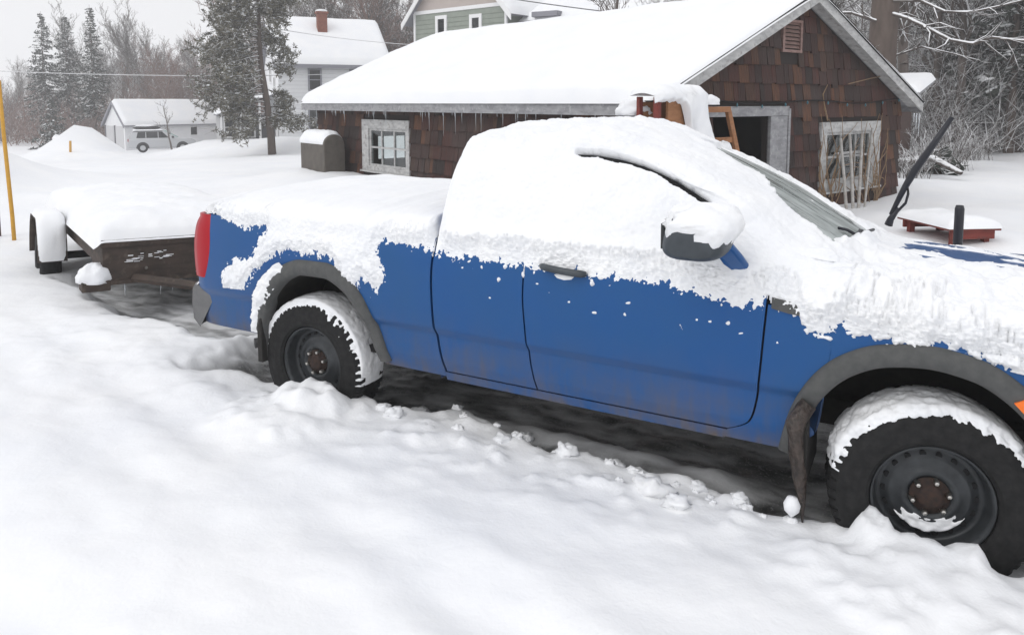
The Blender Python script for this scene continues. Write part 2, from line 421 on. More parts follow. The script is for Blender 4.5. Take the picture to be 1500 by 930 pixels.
# ================================================================== THE PICKUP (x forward, near side is -y)
truck = thing('pickup_truck', 'blue extended-cab pickup truck half buried in fresh snow, with black steel wheels', 'pickup truck')
SIDE = [(.875, .455), (.900, .56), (.904, .70), (.930, .742), (.934, .95), (.924, 1.09), (.905, 1.165), (.885, 1.215)]
def station(x, top, side=None): return x, (side or SIDE) + top
R0 = [(.795, 1.45), (.69, 1.635), (.57, 1.71), (.30, 1.757), (0, 1.765)]
def sidesc(f, dz6, dz7, k4=.95):
    q = [(y * f, z) for y, z in SIDE]; q[4] = (q[4][0], k4); q[5] = (q[5][0], min(q[5][1], dz6 - .06)); q[6] = (.905 * f, dz6); q[7] = (.87 * f, dz7); return q
ST = [station(.93, [(.79, 1.44), (.685, 1.60), (.58, 1.645), (.3, 1.67), (0, 1.675)]),
      station(.99, [(.795, 1.45), (.69, 1.625), (.575, 1.69), (.3, 1.725), (0, 1.73)]),
      station(1.12, R0), station(1.65, [(.795, 1.45), (.69, 1.64), (.57, 1.72), (.30, 1.768), (0, 1.775)]),
      station(1.92, [(.795, 1.44), (.685, 1.605), (.575, 1.68), (.30, 1.725), (0, 1.735)]),
      station(2.08, [(.79, 1.41), (.675, 1.55), (.60, 1.615), (.32, 1.66), (0, 1.672)]),
      station(2.5, [(.81, 1.29), (.745, 1.385), (.67, 1.415), (.36, 1.46), (0, 1.475)], sidesc(1, 1.15, 1.20)),
      station(2.72, [(.83, 1.205), (.785, 1.225), (.71, 1.26), (.4, 1.325), (0, 1.345)], sidesc(1, 1.13, 1.175)),
      station(2.86, [(.80, 1.165), (.76, 1.175), (.69, 1.195), (.4, 1.24), (0, 1.262)], sidesc(1, 1.11, 1.15)),
      station(2.97, [(.77, 1.145), (.70, 1.155), (.60, 1.165), (.38, 1.185), (0, 1.20)], sidesc(1, 1.10, 1.13, .97)),
      station(3.25, [(.77, 1.115), (.69, 1.135), (.58, 1.15), (.34, 1.165), (0, 1.175)], sidesc(1, 1.07, 1.10, .98)),
      station(3.6, [(.75, 1.085), (.66, 1.105), (.55, 1.12), (.32, 1.135), (0, 1.145)], sidesc(.985, 1.04, 1.07, .95)),
      station(3.9, [(.68, 1.01), (.6, 1.035), (.5, 1.05), (.3, 1.07), (0, 1.08)], sidesc(.93, .96, .995, .90)),
      station(4.04, [(.62, .93), (.54, .95), (.45, .965), (.28, .985), (0, .99)], sidesc(.86, .88, .91, .83))]
BR = [(.86, 1.245), (.80, 1.27), (.60, 1.292), (.3, 1.305), (0, 1.31)]
BT = [station(-.97, [(.80, 1.12), (.74, 1.15), (.6, 1.17), (.3, 1.18), (0, 1.18)], [(y * .93, min(z, 1.10 + .003 * i)) for i, (y, z) in enumerate(SIDE)]),
      station(-.93, [(.83, 1.20), (.77, 1.225), (.6, 1.245), (.3, 1.255), (0, 1.255)], [(y * .965, min(z, 1.15 + .005 * i)) for i, (y, z) in enumerate(SIDE)]),
      station(-.84, [(.855, 1.235), (.79, 1.26), (.6, 1.28), (.3, 1.29), (0, 1.29)], [(y * .99, z) for y, z in SIDE]),
      station(-.6, BR), station(.2, BR), station(.93, BR)]
NS = 8
def dense(keys):                                     # Catmull-Rom through the keys, straight below the crease
    K = np.array(keys); mir = K[-2] * [-1, 1]; E = np.vstack([2 * K[0] - K[1], K, mir]); o = []
    for i in range(len(K) - 1):
        p0, p1, p2, p3 = E[i:i + 4]
        for t in np.arange(NS) / NS:
            if i < 3: o.append(p1 + (p2 - p1) * t)
            else: o.append(.5 * (2*p1 + (p2-p0)*t + (2*p0-5*p1+4*p2-p3)*t*t + (3*p1-p0-3*p2+p3)*t**3))
    o.append(K[-1]); return np.array(o)
def pchip(xs, ys, x):
    h = np.diff(xs); d = np.diff(ys, axis=0) / h.reshape(-1, *[1] * (ys.ndim - 1)); m = np.zeros_like(ys)
    for i in range(1, len(xs) - 1):
        s = d[i-1] * d[i] > 0; w1, w2 = 2*h[i] + h[i-1], h[i] + 2*h[i-1]
        with np.errstate(divide='ignore', invalid='ignore'): m[i] = np.where(s, (w1 + w2) / (w1 / d[i-1] + w2 / d[i]), 0)
    m[0], m[-1] = d[0], d[-1]
    j = np.clip(np.searchsorted(xs, x) - 1, 0, len(xs) - 2); t = ((x - xs[j]) / h[j]); sh = (-1,) + (1,) * (ys.ndim - 1)
    t = t.reshape(sh); hh = h[j].reshape(sh)
    return (2*t**3-3*t**2+1)*ys[j] + (t**3-2*t**2+t)*hh*m[j] + (-2*t**3+3*t**2)*ys[j+1] + (t**3-t**2)*hh*m[j+1]
class Skin:
    def __init__(s, st): s.x = np.array([q[0] for q in st]); s.d = np.array([dense(q[1]) for q in st])
    def rows(s, xs): return pchip(s.x, s.d, np.asarray(xs, float))         # (n, 97, 2)
    def grid(s, xs, ss):                             # s in key units 0..12 near side, up to 24 past the middle to the far side
        R = s.rows(xs); ss = np.asarray(ss, float); far = ss > 12; q = np.where(far, 24 - ss, ss) * NS
        i = np.clip(q.astype(int), 0, R.shape[1] - 2); f = (q - i)[None, :, None]
        P = R[:, i] * (1 - f) + R[:, i + 1] * f
        y = np.where(far[None], P[..., 0], -P[..., 0])
        return np.stack([np.broadcast_to(np.asarray(xs)[:, None], y.shape), y, P[..., 1]], -1)
    def yat(s, x, z):                                # half width of the side at (x, z)
        x = np.asarray(x, float); z = np.asarray(z, float); sh = x.shape
        xs = np.linspace(s.x[0], s.x[-1], 260); R = s.rows(xs)[:, :7 * NS + 1]
        zz = np.linspace(.40, 1.24, 120)
        T = np.array([np.interp(zz, r[:, 1], r[:, 0]) for r in R])
        u = np.clip((x - xs[0]) / (xs[1] - xs[0]), 0, 258.999); v = np.clip((z - zz[0]) / (zz[1] - zz[0]), 0, 118.999)
        i, j = u.astype(int), v.astype(int); f, g = u - i, v - j
        return (T[i, j]*(1-f)*(1-g) + T[i+1, j]*f*(1-g) + T[i, j+1]*(1-f)*g + T[i+1, j+1]*f*g).reshape(sh)
CAB, BED = Skin(ST), Skin(BT)
def cv(pts):                                         # smooth function through points (u, v)
    p = np.array(sorted(pts)); return lambda u: pchip(p[:, 0], p[:, 1], np.asarray(u, float).ravel()).reshape(np.shape(u))
GAPX = cv([(.44, .985), (.50, .975), (.63, .942), (.82, .92), (1.03, .912), (1.22, .925), (1.36, .95)])     # seam x as a function of z
RDX = cv([(.44, 1.53), (.53, 1.51), (.65, 1.484), (.82, 1.468), (.99, 1.455), (1.25, 1.46)])
FDX = cv([(.44, 2.42), (.50, 2.44), (.517, 2.475), (.535, 2.51), (.56, 2.54), (.62, 2.562), (.78, 2.583), (.93, 2.593), (1.07, 2.602), (1.25, 2.61)])
RFL = [(-.405, .36), (-.40, .58), (-.36, .72), (-.285, .84), (-.16, .945), (.0, .998), (.18, 1.0), (.33, .945), (.44, .845), (.53, .68), (.60, .50)]
FFL = [(2.675, .46), (2.715, .63), (2.79, .79), (2.90, .905), (3.04, .97), (3.20, .99), (3.36, .965), (3.5, .885), (3.60, .77), (3.67, .62), (3.71, .50)]
def archz(fl, c, f=.93):
    q = np.array([(c[0] + (x - c[0]) * f, c[1] + (z - c[1]) * f) for x, z in fl]); t = np.linspace(0, 1, 200)
    xx = pchip(np.linspace(0, 1, len(q)), q, t)
    k = np.argsort(xx[:, 0]); return xx[k, 0], xx[k, 1]
RA, FA = archz(RFL, (.1, .42)), archz(FFL, (3.2, .42))
def panel(name, skin, xl, xr, z0, z1, m, nu, nv, inset=0., th=.02, parent=truck, thick=True):
    u = np.linspace(0, 1, nu)[:, None]; v = np.linspace(0, 1, nv)[None]
    def make(sgn):
        x = u * np.ones_like(v)
        for _ in range(6):                           # seams depend on z and the bottom edge on x: iterate
            xx = x
            zb = z0(xx[:, :1]) if callable(z0) else z0 + 0 * u
            z = zb + (z1 - zb) * v
            x = xl(z) + (xr(z) - xl(z)) * u
        y = skin.yat(x, z) - inset
        P = np.stack([x, sgn * y, z], -1); Qn = P.copy(); Qn[..., 1] -= sgn * th
        mb = MB(); g_ = P if sgn < 0 else P[::-1]
        mb.grid(g_)
        if thick:
            ring = lambda A: np.concatenate([A[:, 0], A[-1, 1:], A[::-1, -1][1:], A[0, ::-1][1:]])
            r0, r1 = ring(P), ring(Qn); n = len(r0)
            mb.add(np.r_[r0, r1], [(i, i + 1, n + i + 1, n + i)[::1 if sgn > 0 else -1] for i in range(n - 1)])
        return mb.build(name, m, parent, smooth=True)
    o = make(-1); make(1); return o
eps_ = .0045
c_ = lambda k: (lambda z: k + 0 * z)
bedz = lambda x: np.where((x > RA[0][0]) & (x < RA[0][-1]), np.interp(x, RA[0], RA[1]), np.where(x < 0, .50 + .0 * x, .475))
fenz = lambda x: np.where((x > FA[0][0]) & (x < FA[0][-1]), np.interp(x, FA[0], FA[1]), .462)
panel('bed_side', BED, lambda z: -.93 + .02 * (z > 1.19) + 0 * z, lambda z: GAPX(z) - eps_ * 1.6, bedz, 1.215, M['blue'], 240, 60)
rd = panel('rear_door', CAB, lambda z: GAPX(z) + eps_ * 1.6, lambda z: RDX(z) - eps_, .507, 1.205, M['blue'], 40, 70)
fd_ = panel('front_door', CAB, lambda z: RDX(z) + eps_, lambda z: FDX(z) - eps_, .507, 1.205, M['blue'], 60, 110)
panel('front_fender', CAB, lambda z: FDX(z) + eps_, c_(3.98), fenz, 1.085, M['blue'], 200, 60)
panel('rocker_panel', CAB, lambda z: GAPX(z) - .01, lambda z: FDX(z) + .006, .455, .499, M['blue'], 60, 8)
# dark shell behind the seams, so that gaps read as gaps
mb = MB()
for sk, x0, x1 in ((CAB, .955, 2.72), (BED, .62, .94)):
    for sgn in (1, -1):
        x = np.linspace(x0, x1, 30)[:, None]; z = np.linspace(.46, 1.20, 20)[None]
        y = sk.yat(x + 0 * z, z + 0 * x) - .028
        mb.grid(np.stack([x + 0 * z, sgn * y, z + 0 * x], -1))
mb.box((-.85, -.80, .49), (.9, .80, .53)); mb.box((.95, -.84, .47), (2.72, .84, .50))
mb.build('inner_body', M['gap'], truck, smooth=False)
# cab top: roof, pillars, cowl and bonnet are painted skin
def skinpart(name, skin, xs, ss, m, off=0., parent=truck):
    P = skin.grid(xs, ss); P = P + normals(P, 1) * off if off else P
    return MB().grid(P[::-1]).build(name, m, parent, smooth=True)
xs_ = np.linspace(.93, 2.88, 120)
skinpart('cab_roof', CAB, xs_, np.linspace(6.6, 17.4, 130), M['blue'], -.004)
skinpart('bonnet', CAB, np.r_[np.linspace(2.885, 4.04, 60)], np.linspace(6.2, 17.8, 90), M['blue'], 0)
bk = CAB.grid(np.array([.932]), np.linspace(0, 24, 120))[0]
MB().add(bk, [tuple(range(len(bk)))]).build('cab_back', M['blue'], truck)
bk2 = bk[(bk[:, 2] > 1.3)] * [1, .8, 1] - [.006, 0, -.03]; MB().add(bk2 * [1, 1, .97], [tuple(range(len(bk2)))]).build('rear_window', M['glassd'], truck)
ws_o = skinpart('windscreen', CAB, np.linspace(2.07, 2.90, 60), np.linspace(9.35, 14.65, 70), M['ws'], .003)
for sgn in (0, 1):
    for x0, x1 in ((1.0, 1.42), (1.5, 2.28)):
        ss = np.linspace(7.25, 8.75, 14) if not sgn else np.linspace(16.75, 15.25, 14)
        P = CAB.grid(np.linspace(x0, x1, 20), ss); P = P + normals(P, 1 if not sgn else -1) * .003
        MB().grid(P).build('side_window', M['glassd'], truck, smooth=True)
# dark strip painted in for the shaded door-frame gap over the front window
seam = [(1.60, 1.655), (1.75, 1.65), (1.87, 1.632), (1.97, 1.607), (2.06, 1.572), (2.16, 1.527), (2.28, 1.468), (2.44, 1.375)]
def on_glass(x, z):                                  # half width of the greenhouse at (x, z)
    R = CAB.rows(np.array([x]))[0]; return float(np.interp(z, R[5 * NS:10 * NS, 1], R[5 * NS:10 * NS, 0]))
for sgn in (-1, 1):
    MB().tube([(x, sgn * (on_glass(x, z) + .004), z) for x, z in seam], .012, 6).build('door_gap_strip', M['gap'], truck, smooth=True)
# wheel-arch flares
def flare(fl, c, skin):
    t = np.linspace(0, 1, 60); q = pchip(np.linspace(0, 1, len(fl)), np.array(fl), t)
    for sgn in (-1, 1):
        rows = []
        for f, o in ((1.03, -.012), (1.028, .008), (1.0, .024), (.95, .03), (.90, .024), (.875, .012), (.87, -.06)):
            X_ = c[0] + (q[:, 0] - c[0]) * f; Z_ = c[1] + (q[:, 1] - c[1]) * f
            y = skin.yat(X_, np.maximum(Z_, .46)) + o
            rows.append(np.stack([X_, sgn * y, Z_], -1))
        P = np.stack(rows, 1)
        MB().grid(P if sgn > 0 else P[::-1]).build('wheel_flare', M['flare'], truck, smooth=True)
        # liner inside the arch
        L = []
        for yy in (.90, .6, .42):
            X_ = c[0] + (q[:, 0] - c[0]) * .90; Z_ = c[1] + (q[:, 1] - c[1]) * .90
            L.append(np.stack([X_, sgn * (yy + 0 * X_), Z_], -1))
        m2 = MB().grid(np.stack(L, 1)); m2.add(L[-1], [tuple(range(len(q)))])
        m2.build('wheel_liner', M['liner'], truck, smooth=True)
flare(RFL, (.1, .42), BED); flare(FFL, (3.2, .42), CAB)
# rear flap inside the rear flare and the front flap, hung with dirty ice
MB().box((-.385, -.93, .34), (-.345, -.66, .62)).build('mud_flap', M['liner'], truck, bev=.006)
P = [(2.735, -.955, .62), (2.745, -.965, .50), (2.76, -.97, .40), (2.775, -.965, .30), (2.78, -.962, .20)]
fl_ = MB().tube([(2.775, -.93, .70)] + P, [.035, .04, .034, .028, .018, .006], 8)
v = np.concatenate(fl_.v); v += .012 * np.stack([fbm(v[:, 0]*20, v[:, 2]*20, i * 7.) for i in range(3)], -1); fl_.v = [v]
MB().box((2.755, -.95, .36), (2.785, -.62, .66)).build('mud_flap', M['liner'], truck, bev=.006)
fl_.build('dirty_ice', M['dirtice'], truck, smooth=True)
m = MB(); m.lathe([(0, .002), (.03, .03), (.055, .034), (.085, .02), (.09, .001)], (2.738, -.985, .225), 'z', 14); m.build('snow_clod', M['clump'], truck, smooth=True)
# chassis, axles, exhaust
m = MB()
for s_ in (-1, 1): m.box((-1.0, s_ * .45 - .05, .45), (3.9, s_ * .45 + .05, .58))
m.tube([(0, -.75, .38), (0, .75, .38)], .05); m.tube([(3.22, -.72, .38), (3.22, .72, .38)], .045); m.box((-.15, -.16, .25), (.15, .16, .5)); m.box((1.2, -.3, .36), (2.0, .3, .5))
m.build('chassis', M['liner'], truck, bev=.01)
MB().tube([(-.20, -.62, .43), (-.38, -.80, .44), (-.44, -.90, .44)], .032, 12).build('exhaust_pipe', M['black'], truck, smooth=True)
# tail: lamps, tailgate, bumper
for s_ in (-1, 1):
    z = np.linspace(.815, 1.215, 20); rows = []
    for k, (dx, o) in enumerate(((-.968, -.06), (-.962, -.02), (-.945, .004), (-.90, .010), (-.845, .008), (-.822, -.005))):
        sw = .045 * np.sin((z - .815) / .4 * math.pi) if k > 3 else .012 * np.sin((z - .815) / .4 * math.pi)
        x = dx + sw * (1 if k > 3 else -1) - .03 * ((z - 1.0) / .2) * (k > 3) * -.4
        rows.append(np.stack([x, s_ * (BED.yat(np.maximum(x, -.93), z) + o), z], -1))
    P = np.stack(rows, 1)
    MB().grid(P if s_ > 0 else P[::-1]).add(P[0], [tuple(range(6))]).add(P[-1], [tuple(range(6))]).build('tail_lamp', M['lens'], truck, smooth=True)
MB().box((-.975, -.78, .70), (-.93, .78, 1.2)).build('tailgate', M['blue'], truck, bev=.02)
MB().box((-.93, -.82, .5), (-.90, .82, 1.1)).build('bed_end', M['gap'], truck)
m = MB(); P = []
for t in np.linspace(-1, 1, 25):
    bx = -1.13 + .13 * abs(t) ** 5; w_ = .925 - .03 * (abs(t) > .97); P.append([(bx + .06, t * w_, .47), (bx, t * w_, .52), (bx - .01, t * w_, .62), (bx, t * w_, .72), (bx + .02, t * w_, .745)] + [(bx + .13, t * w_, .75), (bx + .24, t * w_, .74)])
A_ = np.array(P); m.grid(A_[::-1]); m.add(A_[0], [tuple(range(7))]); m.add(A_[-1], [tuple(range(7))[::-1]]); m.build('rear_bumper', noisy('bumper_grey', (.09, .092, .095), (.14, .14, .14), 12, .5), truck, smooth=True)
P = np.array(P)[:, 4:]; T_ = .05 + .02 * fbm(P[..., 0] * 9, P[..., 1] * 9, 3.); T_[:, 0] = -.01; T_[:, -1] = -.01
shell('snow_cover', np.repeat(P, 1, 0), np.broadcast_to(np.array([-.2, 0, 1.]), P.shape), T_, M['snow'], truck)
# nose: grille, bumper, headlamps (outside the frame)
MB().box((4.0, -.62, .62), (4.06, .62, .95)).build('grille', M['black'], truck, bev=.02)
m = MB(); P = []
for t in np.linspace(-1, 1, 25):
    bx = 4.14 - .30 * abs(t) ** 3.2; P.append([(bx - .1, t * .90, .40), (bx, t * .90, .43), (bx + .02, t * .91, .55), (bx - .02, t * .91, .66), (bx - .12, t * .89, .68)])
m.grid(np.array(P)); m.build('front_bumper', M['blue'], truck, smooth=True)
for s_ in (-1, 1):
    q = s_ * .70; MB().box((3.93, min(q, q + s_ * .12), .72), (4.03, max(q, q + s_ * .12), .92)).build('headlamp', M['mint'], truck, bev=.03)
    y0 = float(CAB.yat(np.array(3.53), np.array(.80)))
    P = np.array([[(3.475, .845), (3.535, .78), (3.60, .75)], [(3.51, .865), (3.57, .81), (3.635, .775)]])
    Q = np.stack([P[..., 0], s_ * (CAB.yat(P[..., 0], P[..., 1]) + .038), P[..., 1]], -1); Q2 = Q.copy(); Q2[..., 1] -= s_ * .03
    mm = MB().grid(Q if s_ > 0 else Q[::-1]); r = [0, 1, 2, 5, 4, 3]
    A = np.r_[Q.reshape(-1, 3)[r], Q2.reshape(-1, 3)[r]]; mm.add(A, [(i, (i + 1) % 6, 6 + (i + 1) % 6, 6 + i) for i in range(6)])
    mm.build('side_marker', M['amber'], truck)
# fender vent strip
for s_ in (-1, 1):
    P = np.array([[(2.622, 1.075), (2.69, 1.062), (2.765, 1.055)], [(2.622, 1.12), (2.69, 1.11), (2.80, 1.095)]])
    Q = np.stack([P[..., 0], s_ * (CAB.yat(P[..., 0], P[..., 1]) + .010), P[..., 1]], -1)
    MB().grid(Q if s_ > 0 else Q[::-1]).build('fender_vent', M['flare'], truck)
# door handles
for s_ in (-1, 1):
    yb = float(CAB.yat(np.array(1.67), np.array(1.12)))
    x = np.linspace(1.555, 1.79, 14); pts = [(a, s_ * (yb + .012 + .026 * max(0, math.sin((a - 1.555) / .235 * math.pi)) ** .5), 1.142 - .07 * (a - 1.555)) for a in x]
    m = MB(); m.tube(pts, [.012] + [.0175] * 12 + [.012], 8)
    h = m.build('door_handle', M['mirror'], truck, smooth=True)
    if s_ < 0:
        m = MB(); m.lathe([(-.03, .002), (-.02, .035), (0, .048), (.012, .03), (.015, .002)], (0, 0, 0), 'z', 16)
        w = m.build('handle_snow', M['snow'], truck, smooth=True); w.scale = (1.1, .28, .7); w.location = (1.675, -yb - .008, 1.105)
# mirrors
def mirror(s_):
    cx, cy, cz = 2.36, s_ * 1.10, 1.385
    th = np.linspace(-math.pi / 2, math.pi / 2, 22); ph = np.arange(40) * 2 * math.pi / 40
    ex = lambda v, p: np.sign(v) * np.abs(v) ** p
    TH, PH = np.meshgrid(th, ph, indexing='ij')
    U = np.stack([ex(np.cos(TH), .55) * ex(np.cos(PH), .6), ex(np.cos(TH), .55) * ex(np.sin(PH), .75), ex(np.sin(TH), .6)], -1)
    P = U * np.array([.135, .14, .098]); P[..., 0] += .02 * P[..., 2] / .1
    h = MB().grid(P + np.array([cx, cy, cz]), close=True).build('mirror_shell', M['mirror'], truck, smooth=True)
    MB().box((cx - .136, cy - .085, cz - .055), (cx - .120, cy + .085, cz + .05)).build('mirror_glass', M['glassd'], h, bev=.003)
    MB().prism([(2.39, s_ * 1.05, 1.33), (2.48, s_ * 1.05, 1.33), (2.51, s_ * .96, 1.26), (2.53, s_ * .87, 1.19), (2.47, s_ * .87, 1.18), (2.43, s_ * .97, 1.24)], (0, -s_ * .001, .035)).build('mirror_arm', M['blue'], h, bev=.012)
    n = U / np.linalg.norm(U, axis=-1, keepdims=True)
    q = P + np.array([cx, cy, cz])
    lim = .012 - .25 * P[..., 0] + .05 * fbm(q[..., 0] * 25, q[..., 1] * 25, q[..., 2] * 25, 4)
    T = np.clip((P[..., 2] - lim) * .9, -.02, .035) + .016 * fbm(q[..., 0] * 18, q[..., 1] * 18, q[..., 2] * 18, 4) - .004
    q2 = np.concatenate([q, q[:, :1]], 1); shell('mirror_snow', q2, np.concatenate([n, n[:, :1]], 1), np.concatenate([T, T[:, :1]], 1), M['clump'], h)
mirror(-1)
# raised wiper on the far side
wp = MB(); wp.tube([(2.985, .555, 1.24), (2.995, .55, 1.275), (3.03, .55, 1.34)], [.022, .018, .012], 8)
wp.tube([(3.0, .55, 1.285), (3.065, .55, 1.37), (3.075, .55, 1.42), (3.07, .55, 1.50)], .008, 6)
wo = wp.build('wiper_arm', M['navy'], truck, smooth=True)
MB().tube([(2.995, .55, 1.30), (3.05, .55, 1.44), (3.10, .55, 1.55), (3.18, .55, 1.69), (3.265, .55, 1.845)], [.011, .016, .021, .018, .013], 8).build('wiper_blade', M['navy'], wo, smooth=True)
MB().tube([(2.80, -.20, 1.318), (2.83, -.12, 1.30), (2.87, -.10, 1.275), (2.88, 0, 1.285), (2.90, .05, 1.268), (2.93, .20, 1.262)], .008, 6).build('wiper_arm', M['navy'], truck, smooth=True)
# ------------------------------------------------------------------ wheels
def wheel(cx, cy, cz, s_, steer):
    w = bpy.data.objects.new('wheel', None); COL.objects.link(w); w.parent = truck; w.location = (cx, cy, cz); w.rotation_euler = (0, 0, steer)
    n = 216; th = np.arange(n) * 2 * math.pi / n; R = .378
    prof = [(.085, .222), (.112, .226), (.124, .24), (.130, .275), (.128, .315), (.121, .345), (.108, .362), (.100, .370), (.07, .377), (.04, .379), (.012, .38), (-.012, .38), (-.04, .379), (-.07, .377), (-.1, .37), (-.108, .362), (-.124, .33), (-.128, .28), (-.11, .226)]
    pr = np.array(prof); rm = np.zeros((len(pr), n))
    for i, (a, r) in enumerate(prof):
        if abs(a) <= .11 and r > .355:
            k = np.floor(th / (2 * math.pi) * 54 + (3 if abs(a) > .05 else 0) * .17 + a * 9).astype(int)
            f = (th / (2 * math.pi) * 54 + a * 9 * (1 if a > 0 else -1)) % 1
            rm[i] = -.013 * ((f < .26) | (abs(abs(a) - .026) < .015))
    tx, sg = pr.copy(), -s_
    tx[:, 0] = pr[:, 0] * s_
    ty = MB().lathe(tx, (0, 0, 0), 'y', n, rmod=rm)
    t = ty.build('tyre', M['rubber'], w, smooth=False)
    o = s_
    rp = [(.082, .223), (.106, .221), (.108, .214), (.085, .205), (.04, .198), (.026, .19), (.030, .172), (.044, .150), (.050, .138), (.046, .118), (.062, .105), (.064, .085), (.05, .078), (.048, .001)]
    rr = MB().lathe([(a * o, r) for a, r in rp], (0, 0, 0), 'y', 72); rm_ = rr.build('rim', M['steel'], w, smooth=True)
    hb = MB().lathe([(.052 * o, .074), (.06 * o, .072), (.066 * o, .05), (.075 * o, .047), (.08 * o, .03), (.08 * o, .001)], (0, 0, 0), 'y', 32); hb.build('hub', M['hub'], rm_, smooth=True)
    for k in range(6):
        a = k * math.pi / 3 + .25; m = MB()
        m.lathe([(.05 * o, .0115), (.079 * o, .0115), (.086 * o, .008), (.088 * o, .001)], (.066 * math.cos(a), 0, .066 * math.sin(a)), 'y', 6); m.build('lug_nut', M['chrome'], rm_)
    for k in range(18):
        a = k * math.pi / 9; m = MB(); c = np.array([math.cos(a), 0, math.sin(a)])
        m.lathe([(.024 * o, .0125), (.0385 * o, .0125), (.0385 * o, .001)], tuple(.163 * c), 'y', 12); m.build('vent_hole_disc', M['gap'], rm_, smooth=False)  # black disc standing in for the dark inside each hole
    if s_ < 0:                                       # snow lying on the tread and clinging to the shoulder
        a0, a1 = (rad(-12), rad(172)) if cx < 1 else (rad(18), rad(168))
        A = np.linspace(a0, a1, 150); idx = [3, 4, 5, 6, 7, 8, 9, 10, 11, 12, 13, 14]
        pf = pchip(np.arange(len(idx)), np.array([prof[i] for i in idx]), np.linspace(0, len(idx) - 1, 46))
        AA, R_ = np.meshgrid(A, pf[:, 1], indexing='ij'); AX = np.broadcast_to(pf[:, 0], AA.shape)
        P = np.stack([R_ * np.cos(AA), s_ * AX, R_ * np.sin(AA)], -1); Nn = normals(P, 1)
        if (Nn[75, 25] * P[75, 25]).sum() < 0: Nn = -Nn
        up = np.clip(Nn[..., 2], -1, 1)
        edge = .350 if cx > 1 else .358
        d = np.where(AX > .1, (R_ - edge) / .03, 1.) * 1.0
        if cx < 1: d = d * np.where(AX > .1, sst(rad(60), rad(85), AA) * .9 + .1 , 1)
        nz = fbm(P[..., 0] * 22, P[..., 1] * 22, P[..., 2] * 22, 4)
        nz = nz * (.4 if cx < 1 else .8)
        T = (.026 if cx < 1 else .022) * np.clip(d + .7 * nz, -1, 1) * np.clip(up * 1.6 + .35, -.4, 1) * np.clip((AA - a0) / .35 + .6 * nz - .15, -.5, 1) * np.clip((a1 - AA) / .3 + .5 * nz, -.5, 1)
        T = T + .004 * nz - .002
        shell('tyre_snow', P, Nn, T, M['clump'], t)
        # snow lying in the bowl of the rim
        A = np.linspace(rad(205), rad(335), 40); rr_ = np.linspace(.085, .150, 14)
        AA, R_ = np.meshgrid(A, rr_, indexing='ij')
        P = np.stack([R_ * np.cos(AA), 0 * AA + s_ * .045, R_ * np.sin(AA)], -1)
        T = .02 * np.clip((np.sin((AA - A[0]) / (A[-1] - A[0]) * math.pi) - .25) * 2, -.5, 1) * np.clip((R_ - .085) / .02 * (.155 - R_) / .03, -.5, 1) + .01 * fbm(P[..., 0] * 30, P[..., 2] * 30, 2.) - .002
        if cx > 1: shell('rim_snow', P, np.broadcast_to(np.array([0, s_ * 1., 0]), P.shape), T, M['clump'], rm_)
    return w
wheel(.01, -.775, .378, -1, 0); wheel(.01, .775, .378, 1, 0)
wheel(3.22, -.785, .378, -1, rad(10)); wheel(3.22, .785, .378, 1, rad(10))
# ------------------------------------------------------------------ snow on the pickup
EDGE_BED = [(-.82,1.263),(-.715,1.224),(-.599,1.177),(-.472,1.151),(-.321,1.19),(-.363,1.079),(-.417,.984),(-.558,.979),(-.682,.864),(-.688,.741),(-.477,.785),(-.397,.886),(-.307,.95),(-.183,1.025),(-.134,1.047),(.028,1.054),(.207,1.054),(.249,.999),(.312,.93),(.396,.882),(.44,.962),(.502,.944),(.541,.883),(.607,.956),(.595,1.044),(.526,1.126),(.568,1.179),(.667,1.172),(.784,1.166),(.95,1.162)]
EDGE_DOOR = [(.9,1.15),(.936,1.14),(1.045,1.128),(1.204,1.134),(1.455,1.13),(1.582,1.122),(1.796,1.131),(1.884,1.127),(2.039,1.124),(2.215,1.104),(2.345,1.094),(2.458,1.076),(2.62,1.09),(2.66,1.085),(2.72,1.08),(2.745,1.03),(2.783,.99),(2.883,1.03),(2.972,1.0),(3.02,.995),(3.067,1.01),(3.18,1.015),(3.28,1.0),(3.377,.975),(3.5,.915),(3.65,.86),(4.1,.9)]
BLOB_low = [(-.76,.60),(-.577,.605),(-.405,.57),(-.41,.525),(-.579,.545)]
BLOB_flare = [(-.215,.965),(-.215,.88),(-.16,.86),(-.289,.79),(-.34,.70),(-.385,.59),(-.41,.70),(-.36,.87),(-.28,.95)]
HOOD_BARE = [(3.0,.05),(3.10,.55),(3.22,.84),(3.30,.76),(3.41,.65),(3.53,.50),(3.72,.40),(3.74,.05),(3.38,-.085),(3.187,-.06)]
WS_BARE = [(2.03,.08),(2.10,.55),(2.35,.66),(2.6,.64),(2.80,.5),(2.95,.30),(2.89,-.03),(2.81,-.44),(2.68,-.43),(2.58,-.40),(2.495,-.28),(2.393,-.10),(2.258,-.13),(2.172,-.07)]
